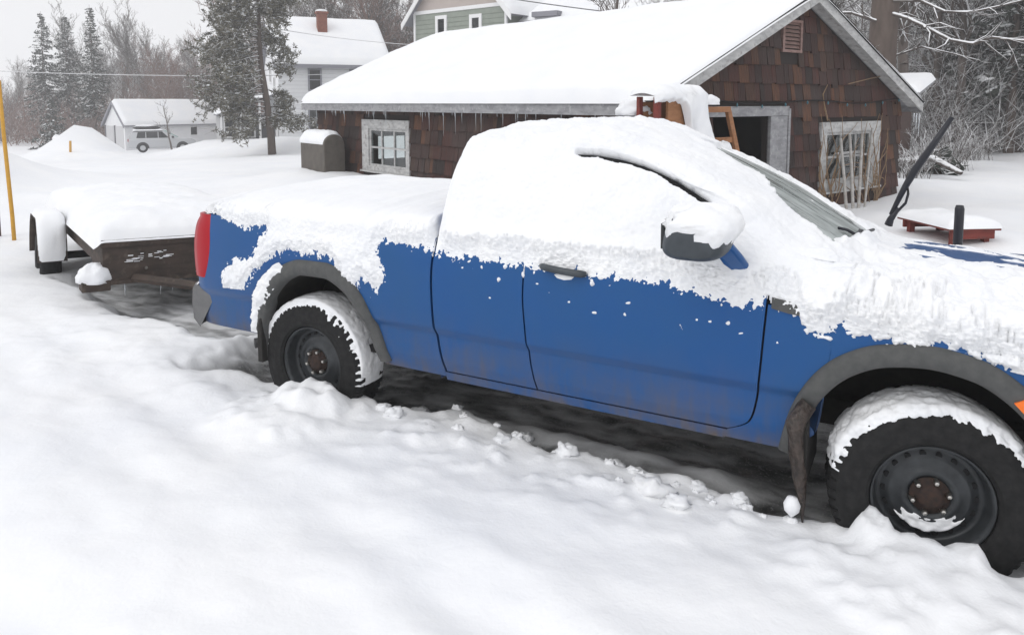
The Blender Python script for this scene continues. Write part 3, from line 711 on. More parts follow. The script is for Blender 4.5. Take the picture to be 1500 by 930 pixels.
# bed side + heap
xs = np.linspace(-.97, .918, 380); ss = np.r_[np.linspace(3.2, 8, 210), np.linspace(8.1, 12, 30), np.linspace(12.2, 16, 30), np.linspace(16.1, 19, 40)]
P = BED.grid(xs, ss); Nn = normals(P, 1); X, Yy, Z = P[..., 0], P[..., 1], P[..., 2]
far = ss[None] > 12
d = sdf(EDGE_BED + [(.97, 1.5), (-.99, 1.5), (-.99, 1.215), (-.9, 1.22)], X, Z)
d2 = np.maximum(sdf(BLOB_low, X, Z), -.2)
d = np.maximum(d, d2)
rag = .024 * fbm(X * 16, Z * 16, 1., 4) + .016 * fbm(X * 45, Z * 11, 2., 3) + .020 * fbm(X * 85, Z * 70, 3.5, 2)
d = d + rag
d = np.where(far, Z - 1.16 + rag, d)
T = np.clip(np.where(d > 0, d * (.25 + 2.5 * np.clip(d, 0, .2)), d * .4), -.02, .026 + .014 * fbm(X * 7, Z * 7, 4., 3))
T = T + .028 * sst(1.17, 1.25, Z) * (d > 0) + .005 * fbm(X * 45, Z * 45, Yy * 45, 4) * (1 - sst(1.2, 1.27, Z)) + .006 * fbm(X * 3, Yy * 3, 5.)
T = T * np.where(d > 0, sst(.0, .035, .918 - X) * 1.0, 1) - .006 * (X > .914)
T = np.where((X < -.8) & (Z < 1.21) & ~far, np.minimum(T, .0 - .02 * (Z > .8)), T)
shell('snow_load', P, Nn, T, M['snow'], truck)
t_ = np.linspace(0, 1, 60); q = pchip(np.linspace(0, 1, len(RFL)), np.array(RFL), t_)[4:26]
rows = [np.stack([.1 + (q[:, 0] - .1) * f, -(BED.yat(.1 + (q[:, 0] - .1) * f, q[:, 1]) + .022), .42 + (q[:, 1] - .42) * f], -1) for f in np.linspace(1.05, .88, 24)]
P = pchip(np.arange(len(q)), np.stack(rows, 1), np.linspace(0, len(q) - 1, 90)); u = np.linspace(0, 1, 90)[:, None]; v = np.linspace(0, 1, 24)[None]
T = .020 * np.clip(2.2 * np.minimum(1.1 - v - .9 * np.abs(u - .55), .6) - .5 + .7 * fbm(P[..., 0] * 22, P[..., 2] * 22, 3.), -1, 1)
shell('flare_snow', P, np.broadcast_to(np.array([-.3, -1., .2]), P.shape), T, M['clump'], truck)
# cab, windscreen, fender and bonnet
ez = cv(EDGE_DOOR)
xs = np.r_[np.linspace(.93, 1.0, 20), np.linspace(1.008, 4.04, 520)]; ss = np.r_[np.linspace(3.9, 7.2, 130), np.linspace(7.23, 10, 130), np.linspace(10.04, 14, 90), np.linspace(14.05, 18.6, 90)]
P = CAB.grid(xs, ss); Nn = normals(P, 1); X, Yy, Z = P[..., 0], P[..., 1], P[..., 2]; far = ss[None] > 12
rag = .022 * fbm(X * 13, Z * 13, 1.5, 4) + .014 * fbm(X * 48, Z * 12, 2.5, 3) + .022 * fbm(X * 85, Z * 70, 3.5, 2)
d = Z - np.where(far, 1.1 - .12 * sst(2.7, 3.2, X), ez(X)) + rag
hoody = sst(2.62, 2.9, X)
Tm = .030 + .022 * np.exp(-((Z - 1.22) / .06) ** 2) * (1 - hoody) + .055 * hoody * sst(.98, 1.06, Z) * (ss[None] < 10)
lum = fbm(X * 9, Yy * 9, Z * 9, 4)
T = np.clip(np.where(d > 0, d * (.20 + 2.2 * np.clip(d, 0, .2)), d * .4) * (1 + .8 * hoody), -.02, 1.); T = np.minimum(T, Tm * (1 + .35 * fbm(X * 3.5, Yy * 3.5, Z * 3.5, 3)))
T = T + (.005 + .020 * hoody) * lum + .003 * fbm(X * 40, Yy * 40, Z * 40, 3)
roofw = sst(8.9, 9.6, ss[None]) * (1 - sst(14.4, 15.1, ss[None])) * (1 - sst(2.35, 2.6, X))
T = T + .022 * roofw * (1 + .5 * lum) * (1 - .9 * sst(1.75, 2.0, X))
T = np.where(~far & (X > 1.0), np.maximum(T, .05 * (pn(X * 30, Z * 30, 5.) - .60)), T)
# thick A-pillar roll and its overhang above the door seam
dl = dpl(seam, X, Z); below = (ss[None] < 9.2) & ~far
above = sst(.0, .05, Z - np.interp(X, [p[0] for p in seam], [p[1] for p in seam]))
T = T + .030 * above * np.exp(-(dl / .09) ** 2) * (X > 1.55) * (X < 2.75) * (~far)
crev = np.exp(-((dl + .006 * lum) / .014) ** 2) * (Z < np.interp(X, [p[0] for p in seam], [p[1] for p in seam]) + .012) * (~far) * sst(1.60, 1.68, X) * (1 - sst(2.26, 2.34, X))
T = np.where(crev > .25, T - .075 * crev, T)
# bare windscreen with streaks
wb = sdf(WS_BARE, X, Yy) * (1) ; onws = (ss[None] > 8.9)
st_ = fbm(X * 2.6 + Yy * 1.2, Yy * 5 - X * 2.2, 6., 5)
wsd = wb + .035 * st_ + .02 * fbm(X * 12, Yy * 12, 8., 3)
res = np.clip((st_ - .50) * .05, -.02, .012) - .001
T = np.where(onws & (X < 2.97), np.where(wsd > 0, np.minimum(T, np.maximum(res, T - wsd * 2.2)), T), T)
# bare patch of the bonnet
hb_ = sdf(HOOD_BARE, X, Yy) + .05 * fbm(X * 5, Yy * 5, 3.3, 4)
hres = np.clip((fbm(X * 3, Yy * 8, 9., 4) - .34) * .05, -.02, .02)
T = np.where((X > 2.97) & onws & (hb_ > 0), np.minimum(T, np.maximum(hres, T - hb_ * 1.6)), T)
thin = sst(-.3, .2, Yy) * sst(2.9, 3.05, X); T = np.where(T > .01, T * (1 - .75 * thin), T)
T = T * np.where(T > 0, sst(.925, 1.0, X) * .9 + .1, 1)
# bare vent strip edge and front seam line
T = np.where((np.abs(X - FDX(Z)) < .007) & (Z < 1.13) & ~far & (Z < ez(X) + .035), np.minimum(T, -.01), T)
shell('snow_cover', P, Nn, T, M['clump'], truck)
# door-jamb strip of snow standing over the bed gap
# ================================================================== THE SHINGLED GARAGE (local x along the gable, y along the long wall)
GRZ = math.atan2(gd[1], gd[0])
gar = thing('garage', 'old garage clad in dark red-brown shingles, thick snow on its roof, icicles along the eave', 'garage', (HX, HY, 0), GRZ)
GW, GL, GE, GR_ = 6.53, 9.574, 1.976, 3.445
SLP = (GR_ - GE) / (GW / 2)
roofz = lambda x: GR_ - SLP * abs(x - GW / 2)
def rects(u0, u1, v0, v1, holes):
    us = sorted({u0, u1, *[h[0] for h in holes], *[h[1] for h in holes]}); vs = sorted({v0, v1, *[h[2] for h in holes], *[h[3] for h in holes]})
    for a, b in zip(us, us[1:]):
        for c, d in zip(vs, vs[1:]):
            if not any(h[0] <= (a+b)/2 <= h[1] and h[2] <= (c+d)/2 <= h[3] for h in holes): yield a, b, c, d
DOOR, GWIN, VENT = (1.2, 2.50, -.3, 1.73), (4.05, 5.5, .67, 1.46), (2.74, 3.25, 2.65, 3.12)
LWIN, BWIN = (5.80, 7.22, .69, 1.43), (1.40, 2.16, .62, 1.15)
m = MB()
for a, b, c, d in rects(0, GW, -.4, GE, [DOOR, GWIN]): m.box((a, 0, c), (b, .1, d))
m.prism([(0, 0, GE), (GW, 0, GE), (GW / 2, 0, GR_ - .01)], (0, .1, 0))
for a, b, c, d in rects(0.102, GL - .102, -.4, GE - .02, [LWIN]): m.box((0, a, c), (.1, b, d))
m.box((GW - .1, .102, -.4), (GW, GL - .102, GE - .02))
for a, b, c, d in rects(0, GW, -.4, GE, [BWIN]): m.box((a, GL - .1, c), (b, GL, d))
m.prism([(0, GL - .1, GE), (GW, GL - .1, GE), (GW / 2, GL - .1, GR_ - .01)], (0, .1, 0))
m.box((.1, .1, -.3), (GW - .1, GL - .1, -.2))
wall_o = m.build('wall', M['core'], gar)
rs = np.random.default_rng(11); m = MB()
def shingles(u0, u1, vtop, put, holes, top):
    z = -.3
    while z < vtop:
        u = u0 - .02 + rs.uniform(0, .05)
        while u < u1:
            w = rs.uniform(.09, .27); a, b = max(u, u0 - .012), min(u + w - .006, u1 + .012); u += w
            dz = rs.normal(0, .006) - (.05 if rs.random() < .02 else 0); z0, z1 = z + dz, z + .28
            um = (a + b) / 2
            if b - a < .03 or rs.random() < .006: continue
            if any(h[0] - .0 < um < h[1] + .0 and z1 > h[2] and z0 < h[3] for h in holes): continue
            za, zb = min(z1, top(a) - .03), min(z1, top(b) - .03)
            if min(za, zb) < z0 + .03: continue
            t0, t1 = .036 + rs.uniform(0, .014), .006
            q = [put(a, z0, .001), put(b, z0, .001), put(b, zb, .001), put(a, za, .001), put(a, z0, t0), put(b, z0, t0), put(b, zb, t1), put(a, za, t1)]
            m.add(q, [(4, 5, 6, 7), (0, 4, 7, 3), (1, 2, 6, 5), (0, 1, 5, 4)])
        z += .25
shingles(0, GW, GR_, lambda u, z, t: (u, -t, z), [(DOOR[0] - .05, 2.97, -1, 1.86), (3.9, 5.76, .53, 1.60), VENT], roofz)
shingles(0, GL, GE, lambda u, z, t: (-t, u, z), [(5.70, 7.47, .60, 1.6)], lambda u: GE + .1)
m.build('shingles', M['shingle'], gar)
# door casing, windows, vent
m = MB(); m.box((2.50, -.045, -.3), (2.93, .02, 1.73)); m.box((1.0, -.05, 1.733), (2.96, .02, 1.875)); m.box((2.935, -.06, -.3), (2.99, -.002, 1.84)); m.build('door_casing', M['oldgrey'], gar, bev=.006)
MB().box((1.19, .3, -.25), (1.25, 1.3, 1.7)).build('door_leaf', M['core'], gar)
def oldwin(put, inn, o, name='window'):
    (a, b, c, d), (A, B, C_, D) = inn, o
    f = MB(); P = lambda u0, u1, v0, v1, t0, t1: f.add([put(u0, v0, t0), put(u1, v0, t0), put(u1, v1, t0), put(u0, v1, t0), put(u0, v0, t1), put(u1, v0, t1), put(u1, v1, t1), put(u0, v1, t1)], [(0,3,2,1),(4,5,6,7),(0,1,5,4),(1,2,6,5),(2,3,7,6),(3,0,4,7)])
    P(A, a, C_, D, -.05, .05); P(b, B, C_, D, -.05, .05); P(a, b, d, D, -.05, .048); P(a, b, C_, c, -.05, .052); P(A - .04, B + .04, C_ - .035, C_, -.03, .085)
    w = f.build(name, M['oldwhite'], gar, bev=.006)
    s = f = MB(); st = .045
    P(a, a + st, c, d, -.03, .015); P(b - st, b, c, d, -.03, .015); P(a + st, b - st, c, c + st, -.03, .015); P(a + st, b - st, d - st, d, -.03, .015)
    for k in (1, 2): x = a + (b - a) * k / 3; P(x - .016, x + .016, c + st, d - st, -.028, .012)
    z = (c + d) / 2; P(a + st, b - st, z - .018, z + .018, -.026, .010)
    f.build('sash', M['oldwhite'], w)
    f = MB(); P(a, b, c, d, -.012, -.008); f.build('pane', M['pane'], w)
    return w
gw = oldwin(lambda u, z, t: (u, -t, z), GWIN, (3.88, 5.78, .53, 1.62))
m = MB(); m.box((4.35, -.03, 1.10), (5.2, -.018, 1.14)); m.build('loose_slat', M['oldwhite'], gw)
lw = oldwin(lambda u, z, t: (-t, u, z), LWIN, (5.68, 7.49, .60, 1.60))
m = MB(); a, b, c, d = VENT
for A, B, C_, D in ((a, a + .05, c, d), (b - .05, b, c, d), (a + .05, b - .05, c, c + .04), (a + .05, b - .05, d - .04, d)): m.box((A, -.045, C_), (B, .005, D))
vt = m.build('gable_vent', M['ventm'], gar)
m = MB()
for k in range(7): z = c + .06 + k * .056; m.prism([(a + .05, -.035, z), (a + .05, -.03, z + .006), (a + .05, .0, z + .05), (a + .05, -.005, z + .044)], (b - a - .1, 0, 0))
m.build('louvres', M['ventm'], vt)
# roof, fascia, rakes
OV = .25; ez_ = GE - SLP * OV
m = MB()
for s_ in (0, 1):
    f = (lambda x: x) if not s_ else (lambda x: GW - x)
    m.prism([(f(-OV), -OV, ez_), (f(-OV), -OV, ez_ + .06), (f(GW / 2), -OV, GR_ + .06), (f(GW / 2), -OV, GR_)], (0, GL + 2 * OV, 0))
roof = m.build('roof', M['oldgrey'], gar)
m = MB(); m.box((-OV - .03, -OV - .02, ez_ - .10), (-OV - .002, GL + OV, ez_ + .055)); m.box((GW + OV + .002, -OV - .02, ez_ - .10), (GW + OV + .03, GL + OV, ez_ + .055))
m.box((-OV, -OV + .0, ez_ - .012), (-.035, GL + OV, ez_ - .002)); m.build('eave_board', M['oldgrey'], roof)
m = MB()
for s_ in (0, 1):
    f = (lambda x: x) if not s_ else (lambda x: GW - x)
    m = MB()
    for yy in (-OV - .03, GL + OV + .002):
        q = MB().prism([(f(-OV - .03), yy, ez_ - .10), (f(-OV - .03), yy, ez_ + .05), (f(GW / 2), yy, GR_ + .07), (f(GW / 2), yy, GR_ - .08)], (0, .028, 0)).build('rake_board', M['oldwhite'], roof)
    m.prism([(f(-OV), -OV, ez_ - .012), (f(-OV), -OV, ez_ - .002), (f(GW / 2), -OV, GR_ - .002), (f(GW / 2), -OV, GR_ - .014)], (0, OV - .03, 0)); m.build('soffit', M['oldwhite'], roof)
m = MB()
m.box((-OV - .05, -OV - .03, ez_ + .06), (-OV + .03, GL + OV, ez_ + .085))
for s_ in (0, 1):
    f = (lambda x: x) if not s_ else (lambda x: GW - x)
    m.prism([(f(-OV - .05), -OV - .05, ez_ + .055), (f(-OV - .05), -OV - .05, ez_ + .08), (f(GW / 2), -OV - .05, GR_ + .105), (f(GW / 2), -OV - .05, GR_ + .075)], (0, .1, 0))
m.build('roof_edge', M['gap'], roof)
MB().prism([(GW/2 - .22, -OV - .06, GR_ - .03), (GW/2, -OV - .06, GR_ + .12), (GW/2 + .22, -OV - .06, GR_ - .03), (GW/2, -OV - .06, GR_ + .03)], (0, .4, 0)).build('ridge_tarp', mat('blue_tarp', (.03, .05, .12), .6), roof)
ua = np.linspace(-OV - .06, GW + OV + .06, 120); va = np.concatenate([np.linspace(-OV - .06, .6, 30), np.linspace(.65, GL - .5, 60), np.linspace(GL - .45, GL + OV + .04, 24)])
U, V = np.meshgrid(ua, va, indexing='ij')
Zr = GR_ + .085 - SLP * np.sqrt((U - GW / 2) ** 2 + .03)
P = np.stack([U, V, Zr], -1)
du = np.minimum(U - ua[0], ua[-1] - U); dv = np.minimum((V - va[0]), va[-1] - V)
rd_ = lambda d, r: np.sqrt(np.clip(1 - (1 - np.clip(d / r, 0, 1)) ** 2, 0, 1))
T = .21 * rd_(du, .20) * rd_(dv, .30) * (1 + .07 * fbm(U * .7, V * .7, 3.)) + .006 * fbm(U * 6, V * 6, 2.) * rd_(du, .1)
T = T * np.where(V < .6, .55 + .45 * sst(-.3, .7, V), 1)
T = T * (1 + .22 * fbm(V * .9, V * 0 + .3, 5., 3) * np.exp(-du / .8)) + .02 * fbm(U * 1.6, V * 1.2, 8., 3) * rd_(du, .3) * rd_(dv, .3)
T[0] = T[-1] = -.01; T[:, 0] = T[:, -1] = -.01
Nn = np.zeros_like(P); Nn[..., 2] = .9; Nn[..., 0] = np.where(U < GW / 2, -.30, .30) * np.clip(np.abs(U - GW / 2) / .8, 0, 1)
shell('roof_snow', P, Nn, T, M['roofsnow'], roof)
ri = np.random.default_rng(5)
for k in range(46):
    v = ri.uniform(0, GL + .1); L = ri.choice([.06, .10, .16, .24, .34], p=[.3, .3, .2, .13, .07]) * ri.uniform(.8, 1.2)
    m = MB(); m.tube([(0, 0, 0), (0, 0, -.4 * L), (.002, .001, -L)], [.0065, .0045, .001], 5)
    o = m.build('icicle', M['ice'], roof, smooth=True); o.location = (-OV - .02, v, ez_ - .10)
for x, L in ((GW + OV - .1, .30), (GW + OV + .01, .42), (GW + OV - .2, .16)):
    m = MB(); m.tube([(0, 0, 0), (0, 0, -.4 * L), (.002, 0, -L)], [.016, .010, .001], 5); o = m.build('icicle', M['ice'], roof, smooth=True); o.location = (x, -OV + .02, ez_ - .12)
# ------------------------------------------------------------------ things by the garage
def gpt(x, y, z=0):
    q = np.array([HX, HY]) + gd * x + ld * y; return (float(q[0]), float(q[1]), z)
t = thing('string_lights', 'dark cord of small unlit festive bulbs strung across the gable', 'string lights', gpt(0, 0), GRZ)
pts = [(x, -.065, 1.93 + .03 * math.sin(x * 2.2) + .03 * (x - 3) ** 2 / 9) for x in np.linspace(.6, GW - .2, 40)]
MB().tube(pts, .008, 5).build('cord', M['gap'], t)
for k, p in enumerate(pts[3::4]):
    m = MB(); m.lathe([(0, .002), (-.012, .012), (-.035, .014), (-.055, .002)], (p[0], p[1] - .012, p[2] - .005), 'z', 8); m.build('bulb', mat('teal_bulb', (.05, .16, .2), .3) if k == 0 else bpy.data.materials['teal_bulb'], t, smooth=True)
# tall stacked furniture pieces against the left of the doorway
t = thing('shelf_unit', 'tan wooden shelf unit buried under a drape of snow beside the garage door', 'shelf unit', gpt(0, -.6), GRZ)
for x in (-.62, .05): MB().box((x, -.02, .2), (x + .06, .05, 1.99)).build('side_board', M['woodred'], t, bev=.006)
for x in (-.62, .05): MB().box((x, .25, .2), (x + .06, .30, 1.99)).build('side_board', M['woodred'], t, bev=.006)
m = MB(); m.box((-.55, .28, .2), (.12, .30, 1.93)); m.box((-.44, -.015, .3), (-.10, .02, 1.98)); m.build('back_board', M['woodtan'], t, bev=.005)
for z in (.5, 1.0, 1.5): MB().box((-.55, 0, z), (.12, .28, z + .025)).build('shelf', M['woodtan'], t)
ua, va = np.linspace(-.68, .20, 50), np.linspace(0, 1, 46)
U, V = np.meshgrid(ua, va, indexing='ij')
hang = .03 + 1.05 * sst(-.24, -.02, U) + .06 * fbm(U * 7, 0 * U, 3.)
s_ = V * (.42 + hang)
Yl = np.where(s_ < .36, .34 - s_, -.03 - .03 * np.sin(np.clip((s_ - .36) / .2, 0, 1.6))); Zl = np.where(s_ < .36, 2.02 + .03 * np.sin(s_ * 9), 2.02 - (s_ - .36))
P = np.stack([U + .22 * sst(1.9, 1.1, Zl) * sst(-.3, .2, U), Yl, Zl], -1); Nn = np.zeros_like(P); Nn[..., 2] = np.where(s_ < .36, 1, .2); Nn[..., 1] = np.where(s_ < .36, -.2, -1)
ed = np.minimum(np.minimum((U - ua[0]), (ua[-1] - U)) / .12, np.minimum(V / .1, (1 - V) / .06))
T = .085 * rd_(ed, 1.) * (1 + .35 * fbm(U * 4, s_ * 4, 2.)) ; T[0] = T[-1] = -.02; T[:, 0] = T[:, -1] = -.02
shell('snow_drape', P, Nn, T, M['clump'], t, lo=-.02)
t = thing('wooden_frame', 'raw pine frame with a crossbar leaning at the garage doorway, snow on its corner', 'wooden frame', gpt(.60, -.62), GRZ)
def lean(m, a, b, w=.055, d=.05): # bar from a to b
    a, b = np.array(a, float), np.array(b, float); ax = b - a; L = np.linalg.norm(ax); ax /= L; y_ = np.array([0, 1., 0]); x_ = np.cross(y_, ax); x_ /= np.linalg.norm(x_); y_ = np.cross(ax, x_)
    return m.obox(a - x_ * w / 2 - y_ * d / 2, x_ * w, y_ * d, ax * L)
for a, b in (((-.02, .0, .2), (-.22, .16, 1.86)), ((.70, .0, .2), (.28, .16, 1.86))): lean(MB(), a, b, .075).build('stile', M['woodtan'], t, bev=.005)
for f in (.0, .38): lean(MB(), (-.22 + .2 * f, .14, 1.84 - f), (.29 + .24 * f, .14, 1.84 - f), .07).build('rail', M['woodtan'], t, bev=.005)
lean(MB(), (.05, .10, 1.02), (.16, .13, 1.42), .10).build('brace', M['woodtan'], t, bev=.005)
def lump(name, c, r, parent, seed=0., mt='clump'):
    th = np.linspace(-math.pi / 2, math.pi / 2, 18); ph = np.arange(28) * 2 * math.pi / 28; TH, PH = np.meshgrid(th, ph, indexing='ij')
    U = np.stack([np.cos(TH) * np.cos(PH), np.cos(TH) * np.sin(PH), np.sin(TH)], -1); k = 1 + .22 * fbm(U[..., 0] * 1.7 + seed, U[..., 1] * 1.7, U[..., 2] * 1.7 + seed, 3)
    P = U * k[..., None] * np.array(r); P[..., 2] = np.where(P[..., 2] < -.35 * r[2], -.35 * r[2], P[..., 2])
    return MB().grid(P + np.array(c), close=True).build(name, M[mt], parent, smooth=True)
lump('snow_lump', (-.16, .12, 1.93), (.16, .11, .09), t, 3.); lump('snow_lump', (.07, .06, 1.30), (.15, .09, .16), t, 5.); lump('snow_lump', (.0, .04, 1.02), (.13, .1, .2), t, 8.)
# bin with a cap of snow
t = thing('trash_can', 'dark round bin under a thick cap of snow at the near garage corner', 'trash can', gpt(-.45, -.12), 0)
MB().lathe([(0.1, .001), (.1, .17), (1.70, .20), (1.74, .205), (1.74, .19), (1.76, .12), (1.77, .001)], (0, 0, 0), 'z', 24).build('bin_body', M['mirror'], t, smooth=True)
lump('snow_cap', (0, 0, 1.82), (.215, .215, .14), t, 2.)
# poles leaning on the gable window
sk = [((4.30, 1.45), (4.07, .26), 'shortest pale pole at the left of four leaning on the gable window'), ((4.64, 1.42), (4.27, .2), 'second pale pole from the left leaning across the gable window'), ((5.04, 1.42), (4.42, .14), 'third pale pole from the left leaning across the gable window'), ((5.38, 1.50), (4.6, .1), 'thin rightmost pale pole slanting most across the gable window')]
sk[0] = ((4.36, 1.36), (4.12, .0), sk[0][2])
for i, ((xa, za), (xb, zb), lb) in enumerate(sk):
    m = MB(); r = .026 if i < 3 else .017
    m.tube([(xb + .30 * (xb - xa), -.46, zb - .35), (xb, -.40, zb), ((xa + xb) / 2 + .01, -.25, (za + zb) / 2), (xa, -.10, za)], [r, r, r * .95, r * .85], 7)
    o = m.build('leaning_pole', M['stick'], None, smooth=True); o.location = gpt(0, 0); o.rotation_euler = (0, 0, GRZ); tag(o, lb, 'pole', 'pale poles leaning on the gable window')
t = MB(); rv = np.random.default_rng(21)
for k in range(34):
    x0 = rv.choice([3.95, 4.12, 4.3, 5.3, 5.62, 5.72]) + rv.normal(0, .05); z0 = rv.uniform(.0, .5); n = 9
    p = np.array([x0, -.07, z0]); d = np.array([rv.normal(0, .25), 0, 1.]); pts = [p.copy()]
    for i in range(n):
        d += np.array([rv.normal(0, .35), 0, rv.normal(-.06, .2)]); d /= np.linalg.norm(d); p = p + d * rv.uniform(.10, .2) * np.array([1, 1, 1]); p[1] = -.07 - .03 * rv.random(); p[0] = np.clip(p[0], 3.8, 5.95); p[2] = min(p[2], 1.75); pts.append(p.copy())
    t.tube(pts, np.linspace(.011, .004, n + 1), 4)
o = t.build('dry_vine', M['vine'], None); o.location = gpt(0, 0); o.rotation_euler = (0, 0, GRZ); tag(o, 'tangle of dry tan vine climbing around the gable window', 'vine')
m = MB(); m.tube([(4.0, -.07, 1.65), (3.9, -.07, 1.85), (3.85, -.06, 2.05), (3.98, -.06, 2.2)], [.014, .012, .01, .006], 5); m.tube([(4.6, -.06, 2.22), (5.3, -.06, 2.32), (6.0, -.06, 2.40)], .008, 5)
o = m.build('dry_vine', M['vine'], None); o.location = gpt(0, 0); o.rotation_euler = (0, 0, GRZ); tag(o, 'bare tan stems straying up the shingles above the gable window', 'vine')
# round-topped tank at the far corner
t = thing('storage_tank', 'drab brown round-topped tank with snow on its back beside the shingled garage', 'tank', gpt(-.42, 7.95), GRZ)
pr = [(-.23, .40), (-.23, 1.06)] + [(.23 * -math.cos(a), 1.06 + .23 * math.sin(a)) for a in np.linspace(.1, math.pi - .1, 16)] + [(.23, 1.06), (.23, .40)]
MB().prism([(x, 0, z) for x, z in pr], (0, 1.15, 0)).build('tank_body', M['tank'], t, bev=.02)
U, V = np.meshgrid(np.linspace(.12, math.pi - .12, 24), np.linspace(.06, 1.2, 24), indexing='ij')
P = np.stack([-.234 * np.cos(U), V, 1.06 + .234 * np.sin(U)], -1); Nn = np.stack([-np.cos(U) * .5, 0 * U, np.sin(U)], -1)
T = .075 * rd_(np.minimum(U - .12, math.pi - .12 - U), .5) * rd_(np.minimum(V - .06, 1.2 - V), .15) + .02 * fbm(U * 3, V * 4, 1.); T[0] = T[-1] = -.01; T[:, 0] = T[:, -1] = -.01
shell('snow_cover', P, Nn, T, M['snow'], t)
for x in (-.17, .17):
    for y in (.15, 1.0): MB().box((x - .03, y - .03, .0), (x + .03, y + .03, .42)).build('leg', M['tank'], t)
# red table in the yard
t = thing('picnic_table', 'small red-stained wooden table capped with a slab of snow beyond the bonnet', 'table', (3.40, 4.88, 0), rad(35))
TL, TW_, TZ = .58, .90, .62
MB().box((0, 0, TZ - .03), (TL, TW_, TZ)).build('table_top', M['woodred'], t, bev=.004)
m = MB(); m.box((.05, .03, TZ - .12), (TL - .05, .06, TZ - .032)); m.box((.05, TW_ - .06, TZ - .12), (TL - .05, TW_ - .03, TZ - .032)); m.box((TL - .10, .062, TZ - .12), (TL - .07, TW_ - .062, TZ - .032)); m.build('apron', M['woodred'], t)
for x in (.08, TL - .14):
    for y in (.065, TW_ - .125): MB().box((x, y, .1), (x + .06, y + .06, TZ - .032)).build('leg', M['woodred'], t)
U, V = np.meshgrid(np.linspace(-.02, TL + .02, 40), np.linspace(-.02, TW_ + .02, 30), indexing='ij')
P = np.stack([U, V, 0 * U + TZ], -1); e_ = np.minimum(np.minimum(U + .02, TL + .02 - U), np.minimum(V + .02, TW_ + .02 - V))
T = .11 * rd_(e_, .26) * (1 + .2 * fbm(U * 2, V * 2, 6.)); T[0] = T[-1] = -.005; T[:, 0] = T[:, -1] = -.005
shell('snow_cover', P, np.broadcast_to(np.array([0, 0, 1.]), P.shape), T, M['snow'], t)
o = MB().tube([(0, 0, -.2), (0, 0, .86), (0, 0, .885)], [.034, .034, .026], 14).build('post', M['navy'], None, smooth=True); o.location = (3.395, 2.6, .25); tag(o, 'short round black post standing in the snow before the red table', 'post')
# ------------------------------------------------------------------ trailer
A_ = rad(24); tf = np.array([math.sin(A_), math.cos(A_)])
tr = thing('utility_trailer', 'rusty brown flat trailer heaped with snow, jackknifed behind the blue pickup', 'trailer', (-2.94, -.29, 0), math.atan2(tf[1], tf[0]))
tr.rotation_euler = (0, rad(2.2), math.atan2(tf[1], tf[0]))
TWD, TLN = 1.55, 3.4
MB().box((.03, .05, .70), (TWD - .03, TLN, .745)).build('deck', M['rust'], tr)
MB().box((.0, 0, .385), (TWD, .045, .75)).build('front_board', M['rust'], tr, bev=.005)
MB().prism([(0, .048, .39), (0, .048, .75), (0, TLN, .75), (0, TLN, .52), (0, .6, .52)], (.045, 0, 0)).build('side_board', M['rust'], tr)
MB().box((TWD - .045, .048, .42), (TWD, TLN, .75)).build('side_board', M['rust'], tr)
m = MB()
for x in (.25, TWD - .3): m.box((x, .05, .36), (x + .06, TLN, .69))
m.tube([(-.1, 1.95, .33), (TWD + .1, 1.95, .33)], .04); m.build('trailer_frame', M['liner'], tr)
m = MB(); m.tube([(.25, .0, .42), (TWD / 2 + .1, -1.0, .42)], .04, 6); m.tube([(TWD - .25, .0, .42), (TWD / 2 + .1, -1.0, .42)], .04, 6); m.box((TWD / 2 + .04, -1.25, .40), (TWD / 2 + .16, -.95, .50)); m.build('tongue', M['rust'], tr)
for s_, x in ((-1, -.20), (1, TWD + .2)):
    w = MB().lathe([(-.09, .17), (-.095, .26), (-.07, .30), (0, .305), (.07, .30), (.095, .26), (.09, .17), (.06, .16), (.05, .02), (-.05, .02), (-.06, .16), (-.09, .17)], (0, 0, 0), 'x', 40).build('trailer_wheel', M['rubber'], tr, smooth=True); w.location = (x, 1.95, .31)
    U, V = np.meshgrid(np.linspace(-.05, math.pi + .05, 28), np.linspace(-.13, .13, 8), indexing='ij')
    P = np.stack([x + V, 1.95 - .40 * np.cos(U), .36 + .40 * np.clip(np.sin(U), -1, .82) / .82 * 1.0], -1)
    f = MB().grid(P).build('fender', M['rust'], tr, smooth=True); sd = f.modifiers.new('thick', 'SOLIDIFY'); sd.thickness = .012
    T = .06 * np.clip(np.sin(U) * 1.4 + .05, -.1, 1) * rd_(np.minimum(V + .13, .13 - V), .08) + .02 * fbm(U * 2, V * 8, 3.) * (np.sin(U) > .2); T[:, 0] = T[:, -1] = -.006
    shell('fender_snow', P, np.stack([0 * U, -np.cos(U), np.sin(U)], -1), T, M['snow'], f)
m = MB(); m.box((-.16, -.02, .33), (.06, .14, .42)); lb_ = m.build('corner_lamp', M['rust'], tr, bev=.01); lump('lamp_snow', (-.05, .06, .44), (.14, .12, .12), lb_, 4., 'snow')
MB().box((TWD - .20, -.02, .55), (TWD - .10, -.001, .60)).build('marker_lamp', M['lens'], tr, bev=.006)
m = MB(); m.tube([(TWD / 2 + .02, -.62, .2), (TWD / 2 + .02, -.62, .78)], .03, 8); m.box((TWD / 2 - .06, -.70, .74), (TWD / 2 + .1, -.54, .80)); m.build('jack', M['rust'], tr); lump('tongue_snow', (TWD / 2 + .05, -.7, .55), (.2, .3, .10), tr, 6., 'snow')
U, V = np.meshgrid(np.linspace(-.07, TWD + .07, 60), np.linspace(-.02, TLN + .1, 90), indexing='ij')
P = np.stack([U, V, 0 * U + .75], -1); P[..., 2] -= .05 * sst(.0, -.07, U); e_ = np.minimum(np.minimum(U + .07, TWD + .07 - U), np.minimum(V + .02, TLN + .1 - V))
